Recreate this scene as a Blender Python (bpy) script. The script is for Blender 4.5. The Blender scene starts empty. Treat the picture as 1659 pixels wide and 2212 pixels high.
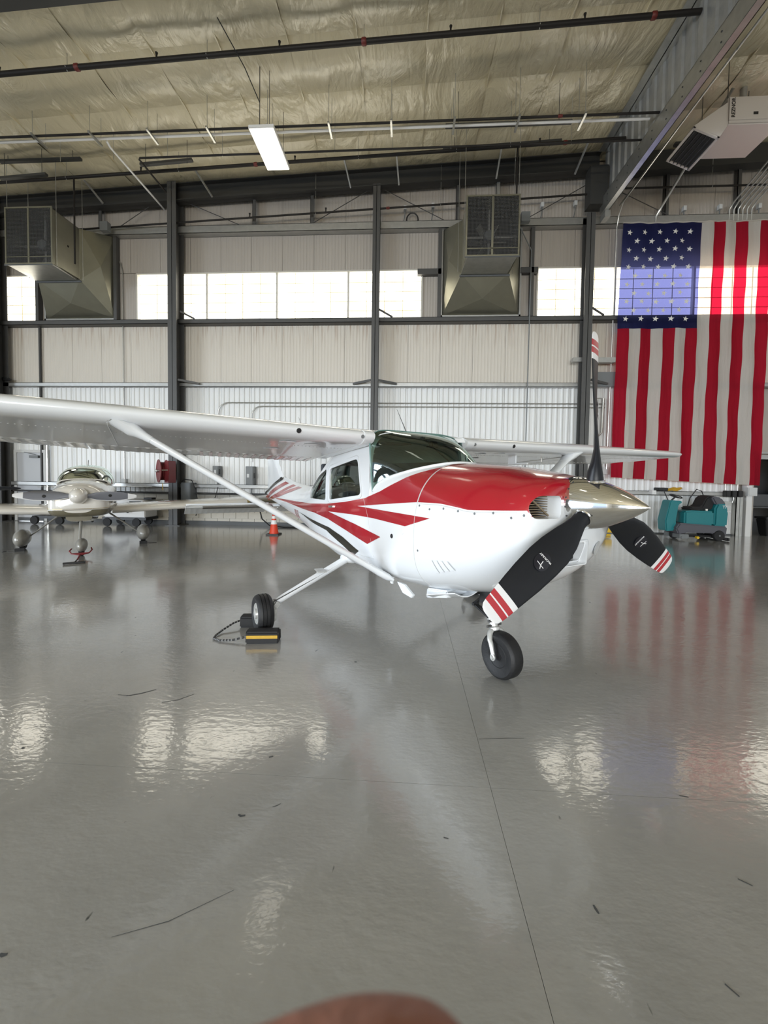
import bpy, bmesh, math, random
from mathutils import Vector, Matrix
from math import sin, cos, pi, radians, sqrt

random.seed(7)
SC = bpy.context.scene
COL = SC.collection

# ---------------------------------------------------------------- camera, world, light, exposure
cam_d = bpy.data.cameras.new('camera')
cam = bpy.data.objects.new('camera', cam_d)
COL.objects.link(cam)
SC.camera = cam
cam_d.sensor_fit = 'HORIZONTAL'
cam_d.sensor_width = 36.0
cam_d.lens = 874.3 / 1659 * 36
cam_d.shift_y = -41.0 / 1659
cam_d.clip_start = 0.005
cam_d.clip_end = 200
EYE = 1.5415
_yaw, _pit, _rol = pi / 2 + 0.057458, -0.036529, 0.013978
_f = Vector((cos(_yaw) * cos(_pit), sin(_yaw) * cos(_pit), sin(_pit)))
_r = Vector((sin(_yaw), -cos(_yaw), 0))
_u = _r.cross(_f)
_R = cos(_rol) * _r + sin(_rol) * _u
_U = -sin(_rol) * _r + cos(_rol) * _u
mw = Matrix((( _R.x, _U.x, -_f.x, 0), (_R.y, _U.y, -_f.y, 0), (_R.z, _U.z, -_f.z, EYE), (0, 0, 0, 1)))
cam.matrix_world = mw
cam_d.dof.use_dof = True
cam_d.dof.focus_distance = 5.0
cam_d.dof.aperture_fstop = 17.0

w = bpy.data.worlds.new('sky'); SC.world = w; w.use_nodes = True
w.node_tree.nodes['Background'].inputs[0].default_value = (0.62, 0.78, 1.0, 1)
w.node_tree.nodes['Background'].inputs[1].default_value = 1.0

def area(name, loc, rot, sx, sy, power, color):
    l = bpy.data.lights.new(name, 'AREA'); l.shape = 'RECTANGLE'; l.size = sx; l.size_y = sy
    l.energy = power; l.color = color
    o = bpy.data.objects.new(name, l); COL.objects.link(o); o.location = loc; o.rotation_euler = rot
    return o
# daylight through the open hangar door behind the photographer, and the sunlit apron bouncing up
area('door_daylight', (-3.5, -45, 6.3), (radians(90), 0, 0), 36, 5.6, 12000, (0.82, 0.91, 1.0))
area('side_door_daylight', (-34, -9, 3.6), (radians(90), 0, radians(-90)), 30, 6.4, 10000, (0.82, 0.91, 1.0))
area('apron_bounce', (-3.5, -24.6, 0.3), (radians(118), 0, 0), 24, 1.5, 2400, (1.0, 0.86, 0.62))
SC.view_settings.view_transform = 'Standard'
SC.view_settings.look = 'None'
SC.view_settings.gamma = 1
SC.view_settings.use_curve_mapping = False
SC.view_settings.exposure = 0.5
SC.cycles.use_denoising = True
SC.cycles.max_bounces = 8
SC.cycles.sample_clamp_indirect = 6
SC.cycles.caustics_reflective = False
SC.cycles.caustics_refractive = False

# ---------------------------------------------------------------- mesh helpers
class M:
    def __init__(s): s.v = []; s.f = []; s.m = []
    def add(s, vs, fs, mi=0):
        b = len(s.v); s.v += [tuple(v) for v in vs]
        s.f += [tuple(b + i for i in f) for f in fs]; s.m += [mi] * len(fs); return s
    def box(s, x0, x1, y0, y1, z0, z1, mi=0):
        vs = [(x, y, z) for z in (z0, z1) for y in (y0, y1) for x in (x0, x1)]
        return s.add(vs, [(0, 2, 3, 1), (4, 5, 7, 6), (0, 1, 5, 4), (2, 6, 7, 3), (0, 4, 6, 2), (1, 3, 7, 5)], mi)
    def bar(s, a, b, w, h, up=(0, 0, 1), mi=0):
        a = Vector(a); b = Vector(b); d = (b - a).normalized(); up = Vector(up)
        if abs(d.dot(up)) > .98: up = Vector((1, 0, 0))
        x = d.cross(up).normalized(); y = x.cross(d)
        vs = [p + x * sx * w / 2 + y * sy * h / 2 for p in (a, b) for sx, sy in ((-1, -1), (1, -1), (1, 1), (-1, 1))]
        return s.add(vs, [(3, 2, 1, 0), (4, 5, 6, 7), (0, 1, 5, 4), (1, 2, 6, 5), (2, 3, 7, 6), (3, 0, 4, 7)], mi)
    def tube(s, pts, r, n=10, mi=0, caps=True, flat=1.0, up=None):
        pts = [Vector(p) for p in pts]; k = len(pts)
        rs = r if isinstance(r, (list, tuple)) else [r] * k
        ref = None; rings = []
        for i, p in enumerate(pts):
            d = (pts[min(i + 1, k - 1)] - pts[max(i - 1, 0)]).normalized()
            if ref is None:
                ref = Vector(up) if up else (Vector((0, 0, 1)) if abs(d.z) < .9 else Vector((1, 0, 0)))
            x = d.cross(ref).normalized(); y = x.cross(d).normalized(); ref = y
            rings.append([p + (x * cos(2 * pi * j / n) + y * sin(2 * pi * j / n) * flat) * rs[i] for j in range(n)])
        return s.loft(rings, True, caps, mi)
    def loft(s, rings, closed=True, caps=True, mi=0):
        n = len(rings[0]); b = len(s.v)
        for r in rings: s.v += [tuple(p) for p in r]
        for i in range(len(rings) - 1):
            for j in range(n if closed else n - 1):
                k = (j + 1) % n
                s.f.append((b + i * n + j, b + i * n + k, b + (i + 1) * n + k, b + (i + 1) * n + j))
                s.m.append(mi[i] if isinstance(mi, list) else mi)
        if caps:
            m0 = mi[0] if isinstance(mi, list) else mi; m1 = mi[-1] if isinstance(mi, list) else mi
            s.f.append(tuple(b + j for j in reversed(range(n)))); s.m.append(m0)
            s.f.append(tuple(b + (len(rings) - 1) * n + j for j in range(n))); s.m.append(m1)
        return s
    def lathe(s, prof, o=(0, 0, 0), ax=(0, 0, 1), n=24, mi=0, caps=True):
        o = Vector(o); ax = Vector(ax).normalized(); t = Vector((0, 0, 1)) if abs(ax.z) < .9 else Vector((1, 0, 0))
        x = ax.cross(t).normalized(); y = ax.cross(x)
        return s.loft([[o + ax * h + (x * cos(2 * pi * j / n) + y * sin(2 * pi * j / n)) * max(r, 1e-4) for j in range(n)] for r, h in prof], True, caps, mi)
    def prism(s, poly, fn, mi=0):
        n = len(poly); a = [fn(p, 0) for p in poly]; b = [fn(p, 1) for p in poly]
        return s.add(a + b, [tuple(reversed(range(n))), tuple(range(n, 2 * n))] + [(i, (i + 1) % n, n + (i + 1) % n, n + i) for i in range(n)], mi)

def mesh(name, m, mats, smooth=False, bevel=0, fix=True):
    me = bpy.data.meshes.new(name)
    me.from_pydata(m.v, [], m.f)
    if not isinstance(mats, (list, tuple)): mats = [mats]
    for k in mats: me.materials.append(k)
    if len(mats) > 1: me.polygons.foreach_set('material_index', m.m)
    if fix or bevel:
        bm = bmesh.new(); bm.from_mesh(me)
        if fix: bmesh.ops.recalc_face_normals(bm, faces=bm.faces)
        if bevel:
            es = [e for e in bm.edges if len(e.link_faces) == 2 and e.calc_face_angle(0) > .6]
            bmesh.ops.bevel(bm, geom=es, offset=bevel, segments=2, affect='EDGES', clamp_overlap=True)
        bm.to_mesh(me); bm.free()
    if smooth:
        me.polygons.foreach_set('use_smooth', [True] * len(me.polygons))
        try: me.set_sharp_from_angle(angle=radians(smooth if smooth is not True else 40))
        except Exception: pass
    me.update(); return me

def link(name, me, parent=None, loc=None, rot=None):
    o = bpy.data.objects.new(name, me); COL.objects.link(o)
    if parent: o.parent = parent
    if loc: o.location = loc
    if rot: o.rotation_euler = rot
    return o
def O(name, m, mats, parent=None, smooth=False, bevel=0, label=None, fix=True):
    o = link(name, mesh(name, m, mats, smooth, bevel, fix), parent)
    if label: o['label'] = label
    return o
def tag(o, label, cat, group=None):
    o['label'] = label; o['category'] = cat
    if group: o['group'] = group
    return o
def thing(name, label, cat, loc=(0, 0, 0), rz=0, group=None):
    o = bpy.data.objects.new(name, None); COL.objects.link(o); o.location = loc; o.rotation_euler = (0, 0, rz)
    return tag(o, label, cat, group)
def struct(o): o['kind'] = 'structure'; return o
def emptys(name, loc=(0, 0, 0)):
    o = bpy.data.objects.new(name, None); COL.objects.link(o); o.location = loc; return struct(o)

# ---------------------------------------------------------------- materials
def mat(name, col, rough=.5, metal=0, noise=0, nscale=6, bump=0, bscale=30, coat=0, spec=.5, streak=None, emit=None, trans=None):
    m = bpy.data.materials.new(name); m.use_nodes = True; nt = m.node_tree; b = nt.nodes['Principled BSDF']
    c = (*col, 1)
    b.inputs['Base Color'].default_value = c; b.inputs['Roughness'].default_value = rough; b.inputs['Metallic'].default_value = metal
    b.inputs['Specular IOR Level'].default_value = spec
    if coat: b.inputs['Coat Weight'].default_value = coat; b.inputs['Coat Roughness'].default_value = .04
    tc = nt.nodes.new('ShaderNodeTexCoord')
    if noise:
        mp = nt.nodes.new('ShaderNodeMapping'); nt.links.new(tc.outputs['Object'], mp.inputs[0])
        if streak: mp.inputs['Scale'].default_value = streak
        n = nt.nodes.new('ShaderNodeTexNoise'); n.inputs['Scale'].default_value = nscale; n.inputs['Detail'].default_value = 5
        nt.links.new(mp.outputs[0], n.inputs[0])
        mx = nt.nodes.new('ShaderNodeMix'); mx.data_type = 'RGBA'
        mx.inputs[6].default_value = (*[max(0, k * (1 - noise)) for k in col], 1)
        mx.inputs[7].default_value = (*[min(1, k * (1 + noise * .6)) for k in col], 1)
        nt.links.new(n.outputs[0], mx.inputs[0]); nt.links.new(mx.outputs[2], b.inputs['Base Color'])
    if bump:
        n2 = nt.nodes.new('ShaderNodeTexNoise'); n2.inputs['Scale'].default_value = bscale; n2.inputs['Detail'].default_value = 3
        nt.links.new(tc.outputs['Object'], n2.inputs[0])
        bp = nt.nodes.new('ShaderNodeBump'); bp.inputs['Strength'].default_value = bump; bp.inputs['Distance'].default_value = .02
        nt.links.new(n2.outputs[0], bp.inputs['Height']); nt.links.new(bp.outputs[0], b.inputs['Normal'])
    if emit:
        b.inputs['Emission Color'].default_value = (*emit[0], 1); b.inputs['Emission Strength'].default_value = emit[1]
    return m

def glass_mat(name, tint, amt=.25, ior=1.5):
    m = bpy.data.materials.new(name); m.use_nodes = True; nt = m.node_tree; nt.nodes.remove(nt.nodes['Principled BSDF'])
    out = nt.nodes['Material Output']
    t = nt.nodes.new('ShaderNodeBsdfTransparent'); t.inputs[0].default_value = (*tint, 1)
    g = nt.nodes.new('ShaderNodeBsdfGlossy'); g.inputs['Roughness'].default_value = .03; g.inputs[0].default_value = (.9, 1, .95, 1)
    fr = nt.nodes.new('ShaderNodeFresnel'); fr.inputs[0].default_value = ior
    mx = nt.nodes.new('ShaderNodeMixShader'); ad = nt.nodes.new('ShaderNodeMath'); ad.operation = 'ADD'; ad.inputs[1].default_value = amt * .2
    nt.links.new(fr.outputs[0], ad.inputs[0]); nt.links.new(ad.outputs[0], mx.inputs[0])
    nt.links.new(t.outputs[0], mx.inputs[1]); nt.links.new(g.outputs[0], mx.inputs[2]); nt.links.new(mx.outputs[0], out.inputs[0])
    return m

def cloth_mat(name, col, tr):
    m = bpy.data.materials.new(name); m.use_nodes = True; nt = m.node_tree; nt.nodes.remove(nt.nodes['Principled BSDF'])
    out = nt.nodes['Material Output']
    d = nt.nodes.new('ShaderNodeBsdfDiffuse'); d.inputs[0].default_value = (*col, 1)
    t0 = nt.nodes.new('ShaderNodeBsdfTranslucent'); t0.inputs[0].default_value = (*[k * .35 for k in tr], 1)
    t1 = nt.nodes.new('ShaderNodeBsdfTransparent'); t1.inputs[0].default_value = (*tr, 1)
    t = nt.nodes.new('ShaderNodeMixShader'); t.inputs[0].default_value = .55; nt.links.new(t0.outputs[0], t.inputs[1]); nt.links.new(t1.outputs[0], t.inputs[2])
    mx = nt.nodes.new('ShaderNodeMixShader'); mx.inputs[0].default_value = .48
    tc = nt.nodes.new('ShaderNodeTexCoord'); mp = nt.nodes.new('ShaderNodeMapping'); mp.inputs['Scale'].default_value = (3, 1, .5)
    n = nt.nodes.new('ShaderNodeTexNoise'); n.inputs['Scale'].default_value = 4; n.inputs['Detail'].default_value = 4
    nt.links.new(tc.outputs['Object'], mp.inputs[0]); nt.links.new(mp.outputs[0], n.inputs[0])
    bp = nt.nodes.new('ShaderNodeBump'); bp.inputs['Strength'].default_value = .5; bp.inputs['Distance'].default_value = .05
    nt.links.new(n.outputs[0], bp.inputs['Height']); nt.links.new(bp.outputs[0], d.inputs['Normal'])
    nt.links.new(d.outputs[0], mx.inputs[1]); nt.links.new(t.outputs[0], mx.inputs[2]); nt.links.new(mx.outputs[0], out.inputs[0])
    return m

WHITE = mat('white_paint', (.77, .79, .81), .22, noise=.03, nscale=3, coat=.5)
RED = mat('red_paint', (.36, .008, .018), .2, coat=.8)
STRIPE_BLACK = mat('black_stripe_paint', (.014, .013, .009), .3, coat=.3)
CHROME = mat('polished_spinner', (.88, .88, .88), .06, 1, bump=.02, bscale=6)
BLADE = mat('satin_black_blade', (.010, .011, .014), .42, noise=.2, nscale=20, spec=.3)
TIPW = mat('blade_tip_white', (.75, .75, .76), .4); TIPR = mat('blade_tip_red', (.42, .03, .04), .4)
RUBBER = mat('tyre_rubber', (.010, .010, .011), .6, noise=.3, nscale=20, bump=.1, bscale=60)
RUBBER2 = mat('black_rubber', (.010, .010, .011), .75)
ALU = mat('bare_aluminium', (.72, .72, .72), .3, 1, noise=.25, nscale=25)
WORN = mat('worn_white_metal', (.62, .62, .60), .35, .5, noise=.35, nscale=30)
DARKIN = mat('dark_interior', (.015, .015, .016), .8)
BAFFLE = mat('engine_baffle', (.20, .155, .10), .6, noise=.4, nscale=12)
SEATM = mat('charcoal_seat', (.03, .035, .045), .7, bump=.1)
GLASS = glass_mat('tinted_windshield', (.40, .53, .46), .3)
EDGE = mat('glass_edge', (.16, .27, .25), .15)
GLASS2 = glass_mat('clear_canopy', (.42, .36, .30), 0.0, 1.22)
BLUEBLK = mat('decal_black', (.010, .010, .016), .3)
YEL = mat('yellow_band', (.55, .33, .03), .6, noise=.2, nscale=20)
ORANGE = mat('cone_orange', (.75, .06, .02), .5); CONEW = mat('cone_reflective', (.85, .85, .85), .4)
PANEL_LO = mat('liner_panel_white', (.74, .745, .74), .38, noise=.05, nscale=2)
PANEL_HI = mat('insulated_panel_cream_dimmed', (.42, .385, .35), .5, noise=.10, nscale=3, streak=(4, 1, .25))  # cream darkened in the colour to stand for light fading up the wall
def stained(name):
    m = mat(name, (.62, .575, .51), .5, noise=.06, nscale=3, streak=(4, 1, .25)); nt = m.node_tree
    b = nt.nodes['Principled BSDF']; src = b.inputs['Base Color'].links[0].from_socket
    tc = nt.nodes.new('ShaderNodeTexCoord'); sp = nt.nodes.new('ShaderNodeSeparateXYZ'); nt.links.new(tc.outputs['Object'], sp.inputs[0])
    gr = nt.nodes.new('ShaderNodeMapRange'); gr.inputs[1].default_value = -.9; gr.inputs[2].default_value = 0; nt.links.new(sp.outputs[2], gr.inputs[0])
    oi = nt.nodes.new('ShaderNodeObjectInfo'); cb = nt.nodes.new('ShaderNodeVectorMath'); cb.operation = 'ADD'
    mp = nt.nodes.new('ShaderNodeMapping'); mp.inputs['Scale'].default_value = (9, 1, .5); nt.links.new(tc.outputs['Object'], cb.inputs[0])
    sc = nt.nodes.new('ShaderNodeMath'); sc.operation = 'MULTIPLY'; sc.inputs[1].default_value = 40; nt.links.new(oi.outputs['Random'], sc.inputs[0])
    nt.links.new(sc.outputs[0], cb.inputs[1]); nt.links.new(cb.outputs[0], mp.inputs[0])
    n = nt.nodes.new('ShaderNodeTexNoise'); n.inputs['Scale'].default_value = 2; nt.links.new(mp.outputs[0], n.inputs[0])
    mr = nt.nodes.new('ShaderNodeMapRange'); mr.inputs[1].default_value = .52; mr.inputs[2].default_value = .75; nt.links.new(n.outputs[0], mr.inputs[0])
    mu = nt.nodes.new('ShaderNodeMath'); mu.operation = 'MULTIPLY'; nt.links.new(mr.outputs[0], mu.inputs[0]); nt.links.new(gr.outputs[0], mu.inputs[1])
    mx = nt.nodes.new('ShaderNodeMix'); mx.data_type = 'RGBA'; mx.inputs[7].default_value = (.34, .23, .16, 1)
    nt.links.new(mu.outputs[0], mx.inputs[0]); nt.links.new(src, mx.inputs[6]); nt.links.new(mx.outputs[2], b.inputs['Base Color'])
    return m
PANEL_MID = stained('insulated_panel_stained')
STEEL = mat('grey_primer_steel', (.072, .071, .070), .5, noise=.15, nscale=4)
STEELD = mat('dark_rafter_steel', (.036, .036, .035), .55)
GALV = mat('galvanised_steel', (.50, .50, .48), .34, .85, noise=.25, nscale=7)
GALVW = mat('galvanised_girt', (.42, .42, .41), .38, .6, noise=.2, nscale=8)
DUCT = mat('sheet_metal_duct', (.36, .35, .28), .33, .85, noise=.15, nscale=3)
PIPEBK = mat('black_sprinkler_pipe', (.013, .011, .010), .55, spec=.3)
PIPERED = mat('red_coupling', (.12, .015, .012), .5)
CMU = mat('cream_concrete_block', (.56, .53, .47), .8, noise=.12, nscale=8, bump=.25, bscale=40)
MORTAR = mat('mortar_joint', (.22, .21, .20), .9)
BASEM = mat('dark_base_strip', (.09, .095, .10), .6)
PANE = mat('translucent_daylight_pane', (.9, .88, .8), .5, emit=((1.0, .945, .81), 3.3))
MUNT = mat('pane_grid_bar', (.60, .53, .34), .5, emit=((1, .86, .52), .25))  # faint emission stands for daylight coming through the bars from behind
FRAMEW = mat('window_frame', (.55, .53, .48), .5)
BLACKP = mat('black_plastic', (.012, .012, .013), .5)
GREYP = mat('grey_electrical_box', (.16, .17, .175), .5)
GREYL = mat('light_grey_box', (.55, .56, .56), .5)
DOORM = mat('grey_steel_door', (.46, .47, .49), .45); DOORF = mat('door_frame_paint', (.55, .55, .54), .5)
TEAL = mat('teal_plastic', (.012, .17, .19), .35); DGREY = mat('dark_grey_plastic', (.085, .085, .10), .5)
REDREEL = mat('red_hose_reel', (.17, .016, .02), .45)
HEATW = mat('heater_enamel', (.56, .52, .49), .45)
CREAM = mat('pearl_white_paint', (.68, .65, .60), .16, coat=.9); OLIVE = mat('bronze_paint', (.14, .125, .085), .25, coat=.7); GOLD = mat('gold_pinstripe', (.40, .31, .14), .3, .6)
GREYPANT = mat('wheel_pant_grey', (.25, .24, .215), .3, coat=.4)
BLADEG = mat('grey_blade_face', (.15, .155, .175), .5); WHITEM = mat('white_enamel', (.72, .72, .72), .4)
SKIN = mat('skin', (.30, .125, .085), .55, noise=.12, nscale=60, bump=.15, bscale=300)
NAIL = mat('finger_nail', (.62, .36, .30), .3)
LAMP = mat('lamp_diffuser', (.9, .9, .9), .5, emit=((1, .93, .76), 1.6))
ROPEG = mat('grey_braid', (.22, .22, .22), .8)
YPLA = mat('yellow_plastic', (.65, .42, .02), .5)

# ================================================================= THE HANGAR
WY = 12.48            # inner face of the back wall
def roof(x): return 10.60 + .0435 * x

# ---- floor: slabs with sawn joints between them
def floor_mat():
    m = mat('polished_concrete', (.30, .29, .27), .16, spec=.5, coat=.9); nt = m.node_tree; b = nt.nodes['Principled BSDF']
    tc = nt.nodes.new('ShaderNodeTexCoord'); geo = nt.nodes.new('ShaderNodeNewGeometry')
    def noise(scale, det, sc=(1, 1, 1)):
        mp = nt.nodes.new('ShaderNodeMapping'); mp.inputs['Scale'].default_value = sc; nt.links.new(geo.outputs['Position'], mp.inputs[0])
        n = nt.nodes.new('ShaderNodeTexNoise'); n.inputs['Scale'].default_value = scale; n.inputs['Detail'].default_value = det
        nt.links.new(mp.outputs[0], n.inputs[0]); return n
    big = noise(.55, 4); mid = noise(3, 6); sp = noise(16, 3, (1, .35, 1)); scr = noise(2.2, 8, (1, 6, 1))
    c1 = nt.nodes.new('ShaderNodeMix'); c1.data_type = 'RGBA'; c1.inputs[6].default_value = (.325, .322, .308, 1); c1.inputs[7].default_value = (.445, .435, .41, 1)
    nt.links.new(big.outputs[0], c1.inputs[0])
    c2 = nt.nodes.new('ShaderNodeMix'); c2.data_type = 'RGBA'; c2.blend_type = 'MULTIPLY'; c2.inputs[0].default_value = .5
    mr = nt.nodes.new('ShaderNodeMapRange'); mr.inputs[1].default_value = .3; mr.inputs[2].default_value = .7; mr.inputs[3].default_value = .86; mr.inputs[4].default_value = 1.08
    nt.links.new(mid.outputs[0], mr.inputs[0]); nt.links.new(c1.outputs[2], c2.inputs[6]); nt.links.new(mr.outputs[0], c2.inputs[7])
    # small dark scuffs
    ms = nt.nodes.new('ShaderNodeMapRange'); ms.inputs[1].default_value = .735; ms.inputs[2].default_value = .77; nt.links.new(sp.outputs[0], ms.inputs[0])
    c3 = nt.nodes.new('ShaderNodeMix'); c3.data_type = 'RGBA'; c3.inputs[7].default_value = (.06, .065, .06, 1)
    nt.links.new(ms.outputs[0], c3.inputs[0]); nt.links.new(c2.outputs[2], c3.inputs[6]); nt.links.new(c3.outputs[2], b.inputs['Base Color'])
    rr = nt.nodes.new('ShaderNodeMapRange'); rr.inputs[3].default_value = .16; rr.inputs[4].default_value = .28; nt.links.new(mid.outputs[0], rr.inputs[0]); nt.links.new(rr.outputs[0], b.inputs['Roughness'])
    w1 = noise(24, 2, (.6, 1, 1)); w2 = noise(60, 3, (.5, 1, 1))
    ad = nt.nodes.new('ShaderNodeMath'); ad.operation = 'MULTIPLY_ADD'; ad.inputs[1].default_value = .35; nt.links.new(w2.outputs[0], ad.inputs[0]); nt.links.new(w1.outputs[0], ad.inputs[2])
    bp = nt.nodes.new('ShaderNodeBump'); bp.inputs['Strength'].default_value = .20; bp.inputs['Distance'].default_value = .006
    nt.links.new(ad.outputs[0], bp.inputs['Height']); nt.links.new(bp.outputs[0], b.inputs['Normal']); nt.links.new(bp.outputs[0], b.inputs['Coat Normal'])
    b.inputs['Coat Roughness'].default_value = .06
    return m
FLOOR = floor_mat()
fl = struct(O('floor', M().box(-20, 16, -26, 20, -.3, -.008), MORTAR))
xs = [-20, -17.96, -11.86, -5.76, .44, 6.54, 12.64, 16]; ys = [-26, -22.4, -16.3, -10.2, -4.1, 2.0, 8.1, 14.2, 20]
g = .0009
for i in range(len(xs) - 1):
    for j in range(len(ys) - 1):
        O('floor_slab', M().box(xs[i] + g, xs[i + 1] - g, ys[j] + g, ys[j + 1] - g, -.008, 0), FLOOR, fl)
# scuffs and chips that lie on the floor coating
# ---- ceiling: draped vinyl-faced insulation between purlins
def ceil_mat():
    m = mat('vinyl_insulation_facing', (.62, .56, .40), .24, spec=.7); nt = m.node_tree; b = nt.nodes['Principled BSDF']
    geo = nt.nodes.new('ShaderNodeNewGeometry')
    def nz(s, d, sc):
        mp = nt.nodes.new('ShaderNodeMapping'); mp.inputs['Scale'].default_value = sc; nt.links.new(geo.outputs['Position'], mp.inputs[0])
        n = nt.nodes.new('ShaderNodeTexNoise'); n.inputs['Scale'].default_value = s; n.inputs['Detail'].default_value = d; n.inputs['Distortion'].default_value = .8
        nt.links.new(mp.outputs[0], n.inputs[0]); return n
    a = nz(1.1, 5, (1, .6, 1)); c = nz(3.5, 6, (1.6, .5, 1))
    ad = nt.nodes.new('ShaderNodeMath'); ad.operation = 'MULTIPLY_ADD'; ad.inputs[1].default_value = .18
    nt.links.new(c.outputs[0], ad.inputs[0]); nt.links.new(a.outputs[0], ad.inputs[2])
    bp = nt.nodes.new('ShaderNodeBump'); bp.inputs['Strength'].default_value = .9; bp.inputs['Distance'].default_value = .16
    nt.links.new(ad.outputs[0], bp.inputs['Height']); nt.links.new(bp.outputs[0], b.inputs['Normal'])
    return m
CEIL = ceil_mat()
ce = emptys('ceiling')
SEAMX = [-19.7] + [.26 + 1.43 * k for k in range(-13, 12)]
SEAMY = [-26] + [8.43 - 1.27 * k for k in range(26, -4, -1)]
SEAMY = [y for y in SEAMY if y < 12.45] + [12.45]
def sag(x, y, x0, x1, y0, y1):
    s = (y - y0) / (y1 - y0); t = (x - x0) / (x1 - x0)
    return -.075 * sin(pi * s) ** .8 - .012 * sin(pi * t) ** .5 + .02 * sin(3.1 * x + 1.3 * y) * sin(pi * s)
for i in range(len(SEAMX) - 1):
    x0, x1 = SEAMX[i], SEAMX[i + 1]
    m = M(); NX = 8
    for j in range(len(SEAMY) - 1):
        y0, y1 = SEAMY[j], SEAMY[j + 1]
        rings = []
        for a in range(9):
            y = y0 + (y1 - y0) * a / 8
            rings.append([(x0 + (x1 - x0) * b / NX, y, roof(x0 + (x1 - x0) * b / NX) + .03 + (sag(x0 + (x1 - x0) * b / NX, y, x0, x1, y0, y1) if b not in (0, NX) else sag(x0, y, x0 - .01, x0 + 1, y0, y1) + .012)) for b in range(NX + 1)])
        m.loft(rings, False, False)
    O('insulation_strip', m, CEIL, ce, smooth=50, fix=False)
for x in SEAMX[1:-1]:
    O('seam_tab', M().box(x - .012, x + .012, -25.9, 12.3, roof(x) - .012, roof(x) + .05), CEIL, ce)
struct(O('roof_deck', M().add([(-20, -26, roof(-20) + .1), (16, -26, roof(16) + .1), (16, 12.9, roof(16) + .1), (-20, 12.9, roof(-20) + .1), (-20, -26, roof(-20) + .3), (16, -26, roof(16) + .3), (16, 12.9, roof(16) + .3), (-20, 12.9, roof(-20) + .3)], [(0, 1, 2, 3), (7, 6, 5, 4), (0, 4, 5, 1), (1, 5, 6, 2), (2, 6, 7, 3), (3, 7, 4, 0)]), STEELD, ce))

# ---- side walls and front wall with the open door (behind the camera)
lw = struct(O('wall_left', M().box(-20.2, -20, -26, -22, 0, 10).box(-20.2, -20, 2.5, 12.6, 0, 10).box(-20.2, -20, -22, 2.5, 6, 10), PANEL_LO))
rw = struct(O('wall_right', M().box(16, 16.2, -26, 12.6, 0, 11.4), PANEL_LO))
struct(O('wall_front', M().box(-20, -16, -26.2, -26, 0, 10).box(9, 16, -26.2, -26, 0, 10.9).box(-16, 9, -26.2, -26, 6, 10.0), PANEL_LO))

# ---- back wall
WIN = [(-15.5, -11.86), (-8.60, .37), (3.72, 12.2)]
ZW0, ZW1 = 6.37, 7.84
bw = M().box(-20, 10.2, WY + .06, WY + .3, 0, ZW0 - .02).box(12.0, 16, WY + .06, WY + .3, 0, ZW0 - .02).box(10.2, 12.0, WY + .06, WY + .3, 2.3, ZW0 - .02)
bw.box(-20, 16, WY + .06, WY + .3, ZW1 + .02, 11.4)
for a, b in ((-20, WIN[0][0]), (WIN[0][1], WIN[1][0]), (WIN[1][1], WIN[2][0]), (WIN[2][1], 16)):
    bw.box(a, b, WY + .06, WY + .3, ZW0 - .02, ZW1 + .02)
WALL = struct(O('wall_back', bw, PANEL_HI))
PW = .9727
def panel_mesh(name, z, depth, pitch, m_, dz):
    """one panel, ribs standing proud of it; origin at its top"""
    m = M(); n = round(PW / pitch); p = PW / n; prof = [(.004, 0)]
    for k in range(n):
        c = p * (k + .5); rw_ = min(.028, p * .22)
        prof += [(c - rw_ - depth * .6, 0), (c - rw_ * .6, -depth), (c + rw_ * .6, -depth), (c + rw_ + depth * .6, 0)]
    prof += [(PW - .004, 0)]
    m.loft([[(x, y, z0) for x, y in prof] + [(PW - .004, .055, z0), (.004, .055, z0)] for z0 in (-z, 0)], True, True)
    return mesh(name, m, m_)
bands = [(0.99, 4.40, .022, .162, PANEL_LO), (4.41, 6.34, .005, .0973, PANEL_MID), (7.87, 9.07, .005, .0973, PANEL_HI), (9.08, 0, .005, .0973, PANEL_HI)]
x0 = -.045 - 21 * PW
lo_full = panel_mesh('liner_panel', 4.395, .022, .162, PANEL_LO, 0)
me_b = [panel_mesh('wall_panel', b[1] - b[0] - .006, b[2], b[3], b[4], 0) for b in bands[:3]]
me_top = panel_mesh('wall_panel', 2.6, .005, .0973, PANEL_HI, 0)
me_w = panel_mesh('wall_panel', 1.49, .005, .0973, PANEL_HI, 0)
for i in range(38):
    x = x0 + i * PW
    if x > 15.1: break
    door_gap = 10.0 < x + PW and x < 12.0
    if x < -1.0: link('wall_panel', me_b[0], WALL, (x, WY, 4.395))
    elif not door_gap: link('wall_panel', lo_full, WALL, (x, WY, 4.40))
    link('wall_panel', me_b[1], WALL, (x, WY, 6.335))
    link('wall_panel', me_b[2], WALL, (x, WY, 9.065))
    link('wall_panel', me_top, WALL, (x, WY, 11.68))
for a, b in ((WIN[0][1], WIN[1][0]), (WIN[1][1], WIN[2][0])):
    n = int((b - a) // PW) + 1; wd = (b - a) / n
    for k in range(n):
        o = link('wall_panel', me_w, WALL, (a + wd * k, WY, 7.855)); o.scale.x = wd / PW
# concrete block course along the left half of the wall
bl = mesh('concrete_block', M().box(.005, .396, 0, .06, .005, .197), CMU, bevel=.004)
struct(O('block_core', M().box(-19.9, -1.02, WY + .01, WY + .055, 0, .98), MORTAR, WALL))
for c in range(5):
    x = -14.4 - (.2 if c % 2 else 0)
    while x < -1.3:
        if not (-12.75 < x + .2 < -11.6): link('concrete_block', bl, WALL, (x, WY - .015, .195 * c - (.0 if c else -.0)))
        x += .4
struct(O('baseboard_back', M().box(-19.9, -1.0, WY - .06, WY - .016, 0, .11).box(-1.0, 9.7, WY - .03, WY - .024, 0, .04), BASEM))
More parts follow.
